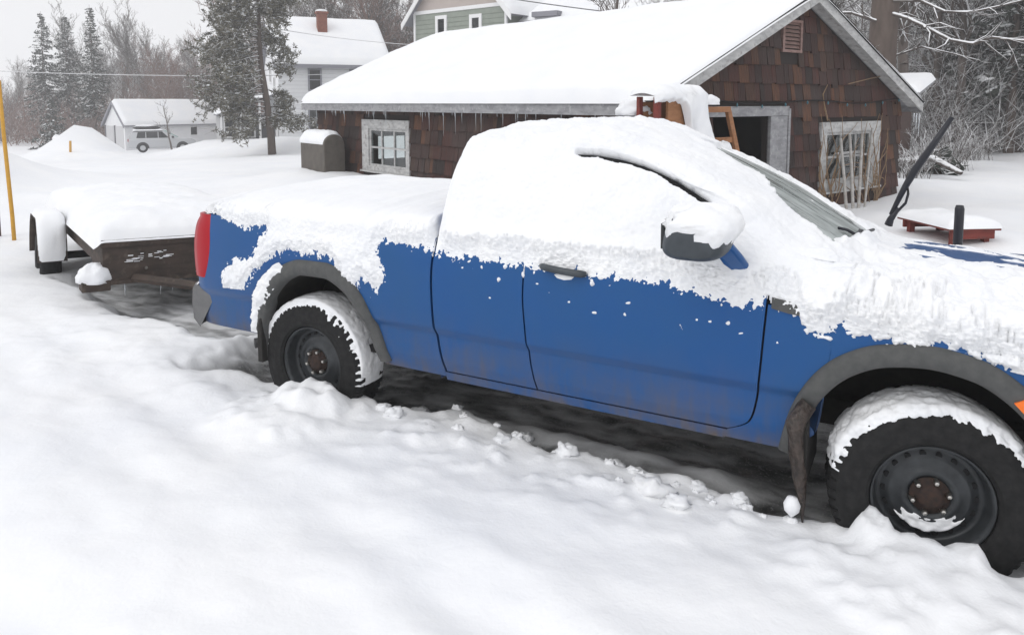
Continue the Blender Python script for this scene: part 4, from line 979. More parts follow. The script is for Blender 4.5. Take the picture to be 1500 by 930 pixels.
T = .24 * rd_(e_, .7) * (1 + .12 * fbm(U * 1.5, V * 1.5, 6.)) + .012 * fbm(U * 6, V * 6, 1.); T[0] = T[-1] = -.005; T[:, 0] = T[:, -1] = -.005
shell('snow_load', P, np.broadcast_to(np.array([0, 0, 1.]), P.shape), T, M['snow'], tr)
for k in range(16):
    L = ri.uniform(.05, .2); m = MB(); m.tube([(0, 0, 0), (0, 0, -.5 * L), (0, .003, -L)], [.008, .005, .001], 5); o = m.build('icicle', M['ice'], tr, smooth=True); o.location = (ri.uniform(.1, TWD), .01, .39)
m = MB()                                             # smear of thin snow and a bolt head on the board
for k in range(26):
    x0, z0 = ri.uniform(.16, .52), ri.uniform(.56, .63); m.box((x0, -.004, z0 + .06 * (x0 - .3)), (x0 + ri.uniform(.02, .07), .0, z0 + .06 * (x0 - .3) + ri.uniform(.003, .009)))
tag(m.build('snow_smear', M['snow'], tr), kind='stuff'); MB().lathe([(-.012, .001), (-.012, .012), (0, .014)], (.34, 0, .50), 'y', 10).build('bolt', M['chrome'], tr)
m = MB(); m.box((-.012, -.012, .70), (TWD + .012, .06, .765)); m.box((-.012, -.012, .375), (TWD + .012, .06, .41)); m.build('edge_rail', M['rust'], tr)
# loose clods along the edge of the bare strip
cl = MB(); rc = np.random.default_rng(31)
for k in range(64):
    x = rc.uniform(.5, 2.75); y = -.86 + .10 * math.sin(x * 1.7) + rc.normal(0, .09) + (.10 if rc.random() < .25 else 0); r_ = rc.choice([.012, .022, .038, .055], p=[.4, .32, .2, .08]) * rc.uniform(.8, 1.2)
    th = np.linspace(-math.pi / 2, math.pi / 2, 11); ph = np.arange(14) * 2 * math.pi / 14; TH, PH = np.meshgrid(th, ph, indexing='ij'); U = np.stack([np.cos(TH) * np.cos(PH), np.cos(TH) * np.sin(PH), np.sin(TH)], -1)
    kk = 1 + .6 * fbm(U[..., 0] * 1.5 + k * 3.1, U[..., 1] * 1.5, U[..., 2] * 1.5, 3); cl.grid(U * (kk * r_)[..., None] * np.array([1.2, 1, .75]) + np.array([x, y, float(gz(x, y)) + r_ * .05]), close=True)
o = cl.build('snow_clods', M['clump'], None, smooth=True); tag(o, kind='stuff')
# ------------------------------------------------------------------ markers at the left edge
o = MB().tube([(-6.84, 1.08, .1), (-6.86, 1.085, .5), (-7.0, 1.12, 1.5), (-7.07, 1.14, 2.2)], [.024, .024, .023, .021], 10).build('snow_stake', M['yellow'], None, smooth=True); tag(o, 'tall leaning yellow snow stake at the left edge of the picture', 'stake')
o = MB().box((-7.36, 1.05, .2), (-7.26, 1.15, 1.32)).build('sign_post', M['post'], None, bev=.01); tag(o, 'dark brown square post cut off by the left edge beside the yellow stake', 'post')
bx_ = -39.3; by_ = 21.3
o = MB().tube([(bx_, by_, float(gz(bx_, by_)) - .1), (bx_ + .05, by_, float(gz(bx_, by_)) + .6)], .065, 8).build('hydrant_marker', M['yellow'], None, smooth=True); tag(o, 'short pale yellow marker far off below the three tall spruces', 'marker')
# ================================================================== houses beyond
def frame(K, az, name, label, cat, z0):              # local x along the wall to the right, y to the back
    l = (math.sin(az), math.cos(az)); return thing(name, label, cat, (K[0], K[1], 0), math.atan2(l[1], l[0]))
def rail(fn, nm, mt, parent, **k): return fn.build(nm, mt, parent, **k)
def snowroof(parent, x0, x1, y0, y1, ez, rz, t=.25, name='roof_snow', mt='roofsnow'):
    """gable roof with ridge along x: slab + snow; eaves at y0 and y1"""
    ym = (y0 + y1) / 2; m = MB()
    m.prism([(x0, y0, ez), (x0, y0, ez + .1), (x0, ym, rz + .1), (x0, y1, ez + .1), (x0, y1, ez), (x0, ym, rz)], (x1 - x0, 0, 0))
    r = m.build('roof', M['lilac'], parent)
    U, V = np.meshgrid(np.linspace(x0, x1, 40), np.linspace(y0, y1, 41), indexing='ij')
    Z = rz + .10 - (rz - ez) * np.abs(V - ym) / (ym - y0); e_ = np.minimum(np.minimum(U - x0, x1 - U), np.minimum(V - y0, y1 - V))
    T = t * rd_(e_, t * 1.2) * (1 + .1 * fbm(U * .5, V * .5, 2.)); T[0] = T[-1] = -.01; T[:, 0] = T[:, -1] = -.01
    shell(name, np.stack([U, V, Z], -1), np.broadcast_to(np.array([0, 0, 1.]), U.shape + (3,)), T, M[mt], r)
    return r
def win(parent, x, z, w, h, y=0., ax='x', trim='trimw', sgn=-1, mull=True, glass='glassd', fw=.10):
    p = (lambda a, c, t: (a, y + sgn * t, c)) if ax == 'x' else (lambda a, c, t: (y + sgn * t, a, c))
    def B(mb, a, b, c, d, t0, t1):
        q = [p(a, c, t0), p(b, c, t0), p(b, d, t0), p(a, d, t0), p(a, c, t1), p(b, c, t1), p(b, d, t1), p(a, d, t1)]
        mb.add(q, [(0,3,2,1),(4,5,6,7),(0,1,5,4),(1,2,6,5),(2,3,7,6),(3,0,4,7)])
    m = MB(); B(m, x - w/2 - fw, x - w/2, z - h/2 - fw, z + h/2 + fw, 0, .06); B(m, x + w/2, x + w/2 + fw, z - h/2 - fw, z + h/2 + fw, 0, .06); B(m, x - w/2, x + w/2, z + h/2, z + h/2 + fw, 0, .058); B(m, x - w/2, x + w/2, z - h/2 - fw, z - h/2, 0, .07)
    if mull: B(m, x - w/2, x + w/2, z - .03, z + .03, 0, .04)
    f = m.build('window', M[trim], parent); m = MB(); B(m, x - w/2, x + w/2, z - h/2, z + h/2, .004, .02); m.build('pane', M[glass], f); return f
# white house
wh = frame((-30.62, 28.69), rad(37), 'white_house', 'white clapboard two-storey house with a red brick chimney and snowy roof behind the pine', 'house', 0)
WL, WW, WE, WR = 6.6, 7.0, 4.15, 7.05
m = MB(); m.box((0, 0, -1.6), (WL, WW, WE)); m.prism([(0.001, 0, WE), (0.001, WW, WE), (0.001, WW/2, WR - .05)], (WL - .002, 0, 0)); m.build('wall', M['white'], wh)
m = MB()
for k in range(24): m.box((-.012, -.014, -1.5 + k * .235), (WL + .012, -.002, -1.5 + k * .235 + .018))
m.build('clapboard_lines', M['door'], wh)
r = snowroof(wh, -.3, WL + .3, -.35, WW + .35, WE - .05, WR, .22)
MB().box((-.3, -.40, WE - .16), (WL + .3, -.353, WE + .06)).build('eave_board', M['lilac'], r)
m = MB(); m.box((2.75, WW/2 - 1.35, 5.6), (3.35, WW/2 - .85, 7.62)); ch = m.build('chimney', M['brick'], r, bev=.02)
MB().box((2.68, WW/2 - 1.42, 7.5), (3.42, WW/2 - .78, 7.62)).build('chimney_cap', M['brick'], ch); lump('cap_snow', (3.05, WW/2 - 1.1, 7.66), (.36, .33, .12), ch, 1., 'snow')
win(wh, 2.12, 3.3, .62, 1.15, trim='lilac'); win(wh, 2.12, .95, .70, 1.25, trim='lilac'); win(wh, 3.5, 3.7, .6, .9, y=-.002, ax='y'); win(wh, 4.6, 3.3, .62, 1.15, trim='lilac')
win(wh, 1.6, 2.9, .55, 1.1, y=0, ax='y')
# porch on its left end
pm = MB(); pm.prism([(-3.4, .4, 1.15), (-3.4, .4, 1.27), (0, .4, 2.55), (0, .4, 2.43)], (0, 4.4, 0)); pr_ = pm.build('porch_roof', M['lilac'], wh)
U, V = np.meshgrid(np.linspace(-3.45, 0, 24), np.linspace(.35, 4.85, 24), indexing='ij'); e_ = np.minimum(U + 3.45, np.minimum(V - .35, 4.85 - V))
T = .2 * rd_(e_, .25); T[0] = -.01; T[:, 0] = T[:, -1] = -.01
shell('porch_snow', np.stack([U, V, 1.28 + (U + 3.4) * .377], -1), np.broadcast_to(np.array([0, 0, 1.]), U.shape + (3,)), T, M['roofsnow'], pr_)
MB().box((-3.3, .5, -1.2), (-.02, 4.7, -.35)).build('porch_floor', M['white'], wh)
for x in (-3.2, -2.1, -1.05, -.1): MB().box((x - .06, .5, -.35), (x + .06, .62, 1.15 + (x + 3.4) * .377 - .02)).build('porch_post', M['trimw'], wh)
for y in (2.5, 4.6): MB().box((-3.26, y, -.35), (-3.14, y + .12, 1.15)).build('porch_post', M['trimw'], wh)
MB().box((-3.15, 2.2, -.35), (-.02, 2.3, 1.2)).build('porch_wall', M['darkdoor'], wh)
for x in (-2.6, -1.55): win(wh, x, .45, .6, 1.1, y=2.2)
# far white garage with two doors
kx, ky = -52.5, 33.64; Z0 = -1.95
fg = frame((kx, ky), rad(12), 'white_garage', 'low white garage with two pale doors in its gable and a snowy roof', 'garage', 0)
FL, FW, FE, FR = 8.25, 3.9, .1, 1.95
m = MB(); m.box((0, 0, Z0 - .5), (FL, FW, FE)); m.prism([(0.001, 0, FE), (0.001, FW, FE), (0.001, FW/2, FR)], (FL - .002, 0, 0)); m.build('wall', M['white'], fg)
r = snowroof(fg, -.15, FL + .25, -.25, FW + .25, FE - .05, FR, .2)
m = MB()
for a, b in ((-.28, FW/2), (FW + .28, FW/2)): m.prism([(-.2, a, FE - .18), (-.2, a, FE + .06), (-.2, b, FR + .13), (-.2, b, FR - .1)], (.045, 0, 0)); 
m.build('gable_trim', M['lilac'], r)
for c in (1.0, 2.85):
    d = MB().box((-.03, c - .72, Z0), (-.001, c + .72, FE - .02)).build('garage_door', M['door'], fg)
    MB().box((-.06, c + .72, Z0), (-.001, c + .92, FE + .02)).build('door_jamb', M['darkdoor'], d)
win(fg, 5.6, -.42, .55, .65, y=0, fw=.05, mull=False)
# sage house at the top of the picture
A0, B0 = np.array([-19.73, 27.34]), np.array([-13.72, 26.06]); azg = math.atan2(B0[0] - A0[0], B0[1] - A0[1])
gh = frame(A0, azg, 'green_house', 'sage green house with a tan gable and white trim rising behind the shingled garage roof', 'house', 0)
GWd, GEv, GRd, GDp = 6.15, 6.35, 9.6, 9.0
m = MB(); m.box((0, 0, -.6), (GWd, GDp, GEv - .07)); m.build('wall', M['green'], gh)
m = MB(); m.prism([(0, -.004, GEv + .11), (GWd, -.004, GEv + .11), (GWd/2, -.004, GRd)], (0, .2, 0)); m.build('gable_panel', M['tan'], gh)
m = MB()
for k in range(30): m.box((-.01, -.012, -.4 + k * .22), (GWd + .01, -.001, -.4 + k * .22 + .016))
m.build('siding_lines', mat('sage_shadow_line', (.16, .18, .15), .9), gh)
MB().box((-.03, -.05, GEv - .07), (GWd + .03, .02, GEv + .10)).build('belt_trim', M['trimw'], gh)
m = MB(); m.box((-.03, -.045, -.6), (.10, .06, GEv - .07)); m.build('corner_board', M['trimw'], gh); m = MB(); m.box((GWd - .10, -.045, -.6), (GWd + .03, .06, GEv - .07)); m.build('corner_board', M['trimw'], gh)
win(gh, 1.95, 5.6, .45, .72, mull=False, fw=.17); win(gh, 4.25, 5.55, .45, .62, mull=False, fw=.17)
m = MB(); rs_ = (GRd - GEv) / (GWd / 2)
for s_ in (0, 1):
    f = (lambda x: x) if not s_ else (lambda x: GWd - x)
    m.prism([(f(-.55), -.35, GEv - .55 * rs_), (f(-.55), -.35, GEv - .55 * rs_ + .12), (f(GWd/2), -.35, GRd + .14), (f(GWd/2), -.35, GRd + .02)], (0, GDp + .6, 0))
rf = m.build('roof', M['lilac'], gh)
m = MB()
for s_ in (0, 1):
    f = (lambda x: x) if not s_ else (lambda x: GWd - x)
    m.prism([(f(-.58), -.40, GEv - .55 * rs_ - .22), (f(-.58), -.40, GEv - .55 * rs_ + .10), (f(GWd/2), -.40, GRd + .10), (f(GWd/2), -.40, GRd - .22)], (0, .045, 0))
m.build('bargeboard', M['trimw'], rf)
for s_ in (0, 1):
    U, V = np.meshgrid(np.linspace(-.6, GWd/2, 30), np.linspace(-.4, GDp + .2, 30), indexing='ij'); Zz = GEv + .13 + rs_ * U
    e_ = np.minimum(U + .6, np.minimum(V + .4, GDp + .2 - V)); T = .2 * rd_(e_, .25); T[0] = -.01; T[:, 0] = T[:, -1] = -.01
    Nn = np.zeros(U.shape + (3,)); Nn[..., 2] = 1
    shell('roof_snow', np.stack([U if not s_ else GWd - U, V, Zz], -1), Nn, T, M['roofsnow'], rf)
# lower wing with a broad snowy roof to its right
wg = frame((-13.2, 26.6), rad(92), 'house_wing', 'low wing with a broad snow-covered roof seen past the right end of the sage house', 'house', 0)
MB().box((0, .4, -.6), (6.5, 5.5, 5.4)).build('wall', M['mirror'], wg)
m = MB(); m.prism([(-.2, 0, 5.45), (-.2, 0, 5.6), (-.2, 5.9, 8.2), (-.2, 5.9, 8.05)], (7.0, 0, 0)); r = m.build('roof', M['lilac'], wg)
U, V = np.meshgrid(np.linspace(-.2, 6.8, 24), np.linspace(0, 5.9, 24), indexing='ij'); e_ = np.minimum(np.minimum(U + .2, 6.8 - U), V); T = .25 * rd_(e_, .3); T[0] = T[-1] = -.01; T[:, 0] = -.01
shell('roof_snow', np.stack([U, V, 5.62 + V * .441], -1), np.broadcast_to(np.array([0, 0, 1.]), U.shape + (3,)), T, M['roofsnow'], r)
MB().box((.6, -.25, 5.72), (1.9, .6, 5.95)).build('roof_vent', M['lilac'], r, bev=.02)
# shed behind the shingled garage
sh = thing('wood_shed', 'small weathered brown shed with a snowy lean-to roof just behind the shingled garage', 'shed', (4.05, 14.1, 0), rad(-12))
sh.location = (.85, 16.6, 0)
m = MB()
for k in range(9): m.box((0, -.02 - .004 * (k % 2), -.2 + k * .25), (1.75, .02, .035 + k * .25))
m.box((.01, .021, -.2), (1.74, 1.0, 2.05)); m.build('wall', M['post'], sh)
m = MB(); m.prism([(-.2, -.45, 2.08), (-.2, -.45, 2.16), (-.2, 1.1, 2.50), (-.2, 1.1, 2.42)], (2.4, 0, 0)); r = m.build('roof', M['oldgrey'], sh)
U, V = np.meshgrid(np.linspace(-.22, 2.22, 24), np.linspace(-.47, 1.1, 24), indexing='ij'); e_ = np.minimum(np.minimum(U + .22, 2.22 - U), V + .47); T = .16 * rd_(e_, .2); T[0] = T[-1] = -.01; T[:, 0] = -.01
shell('roof_snow', np.stack([U, V, 2.165 + (V + .45) * .22], -1), np.broadcast_to(np.array([0, 0, 1.]), U.shape + (3,)), T, M['roofsnow'], r)
# ------------------------------------------------------------------ the parked car and the snow blower far off
su = thing('suv', 'silver estate car with a dark roof box parked by the white garage behind a snowbank', 'car', (-48.7, 31.25, float(gz(-48.7, 31.25))), 0)
sa = rad(33); su.rotation_euler = (0, 0, math.atan2(math.cos(sa), math.sin(sa))); su.location.z = -1.72
half = lambda z: .90 - .05 * ((z - .75) / .5) ** 2 if z < 1.0 else .875 - .28 * (z - 1.0) / .62
low = [(.05, .35), (.0, .55), (.02, .95), (.10, 1.03), (4.35, .98), (4.6, .80), (4.62, .45), (4.5, .33)]
m = MB(); P = []
xs = [0, .06, .3, .9, 1.6, 2.6, 3.4, 4.0, 4.4, 4.58]
for x in xs:
    top = np.interp(x, [0, .1, 3.2, 4.3, 4.58], [.92, 1.04, 1.04, .98, .82]); sc = 1 - .10 * sst(4.0, 4.6, x) - .06 * (1 - sst(0, .3, x))
    P.append([(x, -half(z) * sc, z) for z in np.linspace(.33, top, 9)] + [(x, half(z) * sc, z) for z in np.linspace(top, .33, 9)])
P = np.array(P); m.grid(P, close=True); m.add(P[0], [tuple(range(18))[::-1]]); m.add(P[-1], [tuple(range(18))]); m.build('body', M['silver'], su, smooth=True)
m = MB(); P = []
for zz in np.linspace(1.02, 1.62, 7):
    f = (zz - 1.02) / .6; x0, x1 = .12 + .30 * f ** 1.5, 3.35 - 1.05 * f; r_ = .04 * (f > .9)
    k_ = .16 * max(0, f - .82) / .18; x0, x1 = x0 + k_ * 1.6, x1 - k_ * 1.6; P.append([(x0, -half(zz) + .03 + k_, zz), (x1, -half(zz) + .04 + k_, zz), (x1 + .12, 0, zz), (x1, half(zz) - .04 - k_, zz), (x0, half(zz) - .03 - k_, zz), (x0 - .05, 0, zz)])
P = np.array(P); m.grid(P, close=True); m.add(P[-1], [tuple(range(6))]); cb = m.build('cabin', M['silver'], su)
for x0, x1 in ((.55, 1.15), (1.22, 1.98), (2.05, 2.72)):
    q = []
    for z, k in ((1.08, 0), (1.50, 1)):
        sh_ = -.42 * k if x1 > 2.5 else 0; s0 = .12 * k if x0 < 1 else 0
        q.append([(x0 + s0, z), (x1 + sh_, z)])
    for s_ in (-1, 1):
        pts = [(q[0][0][0], s_ * (half(1.08) - .012), 1.08), (q[0][1][0], s_ * (half(1.08) - .012), 1.08), (q[1][1][0], s_ * (half(1.5) - .008), 1.5), (q[1][0][0], s_ * (half(1.5) - .008), 1.5)]
        MB().prism(pts, (0, s_ * .014, 0)).build('side_window', M['glassd'], su)
MB().prism([(3.32, -.70, 1.06), (3.42, 0, 1.06), (3.32, .70, 1.06), (2.42, .60, 1.58), (2.52, 0, 1.58), (2.42, -.60, 1.58)], (.035, 0, .03)).build('windscreen', M['mint'], su)
U, V = np.meshgrid(np.linspace(.35, 2.35, 24), np.linspace(-.68, .68, 16), indexing='ij'); e_ = np.minimum(np.minimum(U - .35, 2.35 - U), .68 - np.abs(V)); T = .07 * rd_(e_, .15); T[0] = T[-1] = -.01; T[:, 0] = T[:, -1] = -.01
shell('roof_snow', np.stack([U, V, 0 * U + 1.62], -1), np.broadcast_to(np.array([0, 0, 1.]), U.shape + (3,)), T, M['snow'], su)
m = MB(); P = []
for x in np.linspace(0, 1.9, 14):
    w = .33 * (1 - abs(x / .95 - 1) ** 4) + .02; P.append([(x + .35, -.1 + w * math.cos(a), 1.80 + .15 * math.sin(a) * (w / .35)) for a in np.arange(12) * math.pi / 6])
bx = MB().grid(np.array(P), close=True).build('roof_box', M['black'], su, smooth=True); lump('box_snow', (1.25, -.1, 1.93), (.75, .28, .10), bx, 2., 'snow')
for x in (.6, 1.8): MB().box((x, -.6, 1.62), (x + .06, .6, 1.68)).build('roof_rail', M['black'], su)
for x in (.95, 3.65):
    for s_ in (-1, 1):
        w = MB().lathe([(-.11, .2), (-.115, .30), (-.08, .345), (.08, .345), (.115, .30), (.11, .2), (.09, .19)], (0, 0, 0), 'y', 28).build('wheel', M['rubber'], su, smooth=True); w.location = (x, s_ * .82, .345)
        MB().lathe([(s_ * .085, .19), (s_ * .10, .10), (s_ * .09, .001)], (0, 0, 0), 'y', 20).build('rim', M['silver'], w)
        MB().prism([(x + .43 * math.cos(a), s_ * .905, .345 + .43 * math.sin(a)) for a in np.linspace(-.1, math.pi + .1, 14)], (0, -s_ * .04, 0)).build('wheel_arch', M['black'], su)
MB().tube([(3.05, -.88, 1.08), (2.98, -1.06, 1.12)], [.05, .09], 8).build('mirror', M['black'], su)
MB().box((-.03, -.86, .82), (.03, -.62, 1.0)).build('tail_lamp', M['lens'], su, bev=.01)
sb = thing('snow_blower', 'red snow blower crusted with snow at the left of the far white garage', 'snow blower', (-57.3, 30.9, float(gz(-57.3, 30.9))), rad(20))
MB().box((-.35, -.35, .05), (.1, .35, .55)).build('auger_box', M['redmachine'], sb, bev=.03); MB().box((.1, -.22, .25), (.6, .22, .75)).build('engine', M['redmachine'], sb, bev=.05)
m = MB(); m.tube([(0, 0, .5), (0, 0, .85), (-.15, 0, 1.05)], [.09, .09, .11], 8); m.build('chute', M['redmachine'], sb)
m = MB(); m.tube([(.5, -.25, .6), (1.1, -.25, 1.0), (1.1, .25, 1.0), (.5, .25, .6)], .03, 6); m.build('handlebar', M['black'], sb)
for s_ in (-1, 1): MB().lathe([(-.07, .1), (-.07, .2), (.07, .2), (.07, .1)], (.35, s_ * .32, .2), 'y', 16).build('wheel', M['rubber'], sb)
lump('snow_cap', (.25, 0, .95), (.35, .3, .35), sb, 3., 'snow')
# ------------------------------------------------------------------ overhead wires
def wire(pts, r, mt, label, sag=.4):
    a, b = np.array(pts[0], float), np.array(pts[1], float); t = np.linspace(0, 1, 24)[:, None]; P = a + (b - a) * t; P[:, 2] -= (sag * 4 * t * (1 - t))[:, 0]
    o = MB().tube(P, r, 5).build('overhead_wire', M[mt], None, smooth=True); tag(o, label, 'wire')
wire([(-50, 8, 4.6), (-16.8, 32.2, 3.9)], .02, 'wiresnow', 'thin snow-coated wire crossing low before the three tall spruces', .9)
wire([(-27.5, 22.7, 6.0), (-16.0, 29.3, 4.7)], .018, 'wiresnow', 'thin pale wire sagging across the white house roof', .35)
wire([(-12.0, 20.2, 6.0), (3.0, 26.0, 4.3)], .02, 'wire', 'dark service wire sloping above the shingled garage ridge', .3)
wire([(3.6, 24.5, 3.95), (14, 19, 3.7)], .016, 'wiresnow', 'thin pale wire crossing the snowy woods at the far right', .1)
# ================================================================== trees
def fastmesh(name, V, Fq, mats, parent, mi=None, smooth=False):
    me = bpy.data.meshes.new(name); n = len(Fq); k = Fq.shape[1]
    me.vertices.add(len(V)); me.vertices.foreach_set('co', np.asarray(V, np.float32).ravel())
    me.loops.add(n * k); me.loops.foreach_set('vertex_index', np.asarray(Fq, np.int32).ravel())
    me.polygons.add(n); me.polygons.foreach_set('loop_start', np.arange(0, n * k, k, dtype=np.int32))
    for m in mats: me.materials.append(m)
    if mi is not None: me.polygons.foreach_set('material_index', np.asarray(mi, np.int32))
    if smooth: me.polygons.foreach_set('use_smooth', np.ones(n, bool))
    me.update(calc_edges=True); me.validate()
    o = bpy.data.objects.new(name, me); COL.objects.link(o); o.parent = parent; return o
def segmesh(name, segs, mats, parent, n=4):
    A = np.array([s[0] for s in segs]); B = np.array([s[1] for s in segs]); ra = np.array([s[2] for s in segs]); rb = np.array([s[3] for s in segs])
    d = B - A; d /= np.linalg.norm(d, axis=1)[:, None] + 1e-9
    ref = np.where(np.abs(d[:, 2:3]) > .9, [[1., 0, 0]], [[0, 0, 1.]]); u = np.cross(d, ref); u /= np.linalg.norm(u, axis=1)[:, None]; v = np.cross(u, d)
    th = np.arange(n) * 2 * math.pi / n + math.pi / 4
    ring = np.cos(th)[None, :, None] * u[:, None] + np.sin(th)[None, :, None] * v[:, None]
    V = np.concatenate([A[:, None] + ring * ra[:, None, None], B[:, None] + ring * rb[:, None, None]], 1).reshape(-1, 3)
    b = np.arange(len(segs))[:, None] * 2 * n; j = np.arange(n); k = (j + 1) % n
    F = np.stack([b + j, b + k, b + n + k, b + n + j], -1).reshape(-1, 4)
    return fastmesh(name, V, F, mats, parent)
def grow(r, H, rad0, spread=.55, fine=.012, up=.25, depth=4, droop=0.):
    T, C_ = [], []
    def br(p, d, L, ra, lv):
        n = max(3, int(L / .45)) if lv == 0 else max(2, int(3 + L / .6))
        rb = ra
        for i in range(n):
            d = d + r.normal(0, .10 if lv == 0 else .22, 3) + np.array([0, 0, (up if lv else .15) * .25 - droop * (lv > 1) * .3]); d /= np.linalg.norm(d)
            q = p + d * L / n; rn = max(fine * .6, ra * (1 - (i + 1) / n * (.75 if lv == 0 else .85)))
            (T if lv == 0 else C_).append((p, q, rb, rn)); 
            if lv < depth and i >= (n * .25 if lv == 0 else 0):
                for _ in range(r.integers(1, 3) if lv < 3 else r.integers(1, 3)):
                    a = r.normal(0, 1, 3); a -= d * (a @ d); a /= np.linalg.norm(a) + 1e-9
                    dd = d * r.uniform(.5, 1.1) + a * spread * r.uniform(.8, 1.6) + np.array([0, 0, up * .4]); dd /= np.linalg.norm(dd)
                    ll = L * r.uniform(.28, .5) * (1 - .45 * i / n)
                    if ll > .22: br(q, dd, ll, max(fine, rn * .62), lv + 1)
            p, rb = q, rn
    br(np.zeros(3), np.array([r.normal(0, .05), r.normal(0, .05), 1.]), H, rad0, 0)
    return T, C_
BEARING = rad(-28.8)
def at_px(px, d): # a place d metres out along a bearing
    a = BEARING + math.atan((px - 750) / 1110.); k = d / math.cos(math.atan((px - 750) / 1110.)); return 3.16 + math.sin(a) * k, -4.14 + math.cos(a) * k
def tree_proto(name, label, cat, group, segs, mats, n=4):
    t = thing(name, label, cat, (0, 0, 0), 0, group); segmesh('trunk', segs[0], [mats[0]], t, 6); segmesh('crown', segs[1], [mats[1]], t, n); return t
def put(t, first, x, y, rz, sc, label=None):
    o = t if first else copy_tree(t); o.location = (x, y, float(gz(x, y)) - .1); o.rotation_euler = (0, 0, rz); o.scale = (sc, sc, sc)
    if label: o['label'] = label
    return o
rt_ = np.random.default_rng(40)
GRP_FAR = 'bare trees of the far woods'
kinds = [('bare_tree', M['bark'], 9.5, .13, .5, .010), ('bare_tree', M['barkred'], 8.5, .11, .6, .012), ('bare_tree', M['bark'], 11.5, .15, .38, .012), ('bare_tree', M['barkred'], 10, .12, .5, .014), ('bare_tree', M['bark'], 10.5, .14, .45, .012)]
LBL_FAR = 'bare leafless tree dusted with snow, one of many in the far woods behind the houses'
protos = [tree_proto(k[0], LBL_FAR, 'tree', GRP_FAR, grow(np.random.default_rng(60 + i), k[2], k[3], k[4], .016, .35, 4), (k[1], k[1]), 3) for i, k in enumerate(kinds)]
used = [False] * len(protos)
def far_tree(px, d, sc, kind):
    x, y = at_px(px, d); o = put(protos[kind], not used[kind], x, y, rt_.uniform(0, 6.28), sc); used[kind] = True
    w = 'around the tall spruces at the far left' if px < 200 else 'between the spruces and the pine' if px < 350 else 'behind the white house roof' if px < 640 else 'above the shingled garage ridge'
    c = 'reddish twiggy bare tree' if kind in (1, 3) else 'grey bare tree'
    o['label'] = c + ' in the far woods ' + w; o['group'] = c + 's ' + w
for i in range(46):                                  # left: low band, taller reddish stand towards the pine
    px = rt_.uniform(-90, 300); d = rt_.uniform(74, 104)
    far_tree(px, d, (.58 + .10 * rt_.random() + .35 * math.exp(-((px - 270) / 75) ** 2)) * d / 92, int(rt_.integers(0, 5)))
for i in range(16): far_tree(rt_.uniform(205, 315), rt_.uniform(70, 88), rt_.uniform(.72, 1.0), int(rt_.choice([1, 3])))
for px in (112, 165, 185, 205): far_tree(px, 92, rt_.uniform(.95, 1.15), 2)
for i in range(44): far_tree(rt_.uniform(385, 640), rt_.uniform(60, 85), rt_.uniform(1.05, 1.5), int(rt_.integers(0, 5)))
for i in range(10): far_tree(rt_.uniform(640, 900), rt_.uniform(52, 80), rt_.uniform(.9, 1.3), int(rt_.integers(0, 5)))
# understorey and woods that read as one mass
def thicket(name, n, fpx, fd, hmax, mat_, r0=.012, kind='stuff', seed=1):
    r = np.random.default_rng(seed); segs = []
    XY = np.array([at_px(fpx(r), fd(r)) for i in range(n)]); XY = np.c_[XY, gz(XY[:, 0], XY[:, 1])]
    for i in range(n):
        x, y, z = XY[i]; p = np.array([x, y, z + r.uniform(0, .3)]); d = np.array([r.normal(0, .45), r.normal(0, .45), 1.]); d /= np.linalg.norm(d)
        h = hmax * r.uniform(.35, 1.); k = 3; ra = r0 * r.uniform(.8, 1.8)
        for j in range(k):
            d = d + r.normal(0, .28, 3); d /= np.linalg.norm(d); q = p + d * h / k; segs.append((p, q, ra, ra * .7)); ra *= .7
            for _ in range(2):
                e_ = d + r.normal(0, .7, 3); e_ /= np.linalg.norm(e_); segs.append((q, q + e_ * h * r.uniform(.15, .35), ra * .8, ra * .4))
            p = q
    o = segmesh(name, segs, [mat_], None, 3); tag(o, kind=kind); return o
thicket('undergrowth', 2600, lambda r: r.uniform(-120, 330), lambda r: r.uniform(66, 100), 4.6, M['barkred'], .026, seed=2)
thicket('far_woods', 2600, lambda r: r.uniform(370, 900), lambda r: r.uniform(55, 90), 9., M['barkred'], .035, seed=3)
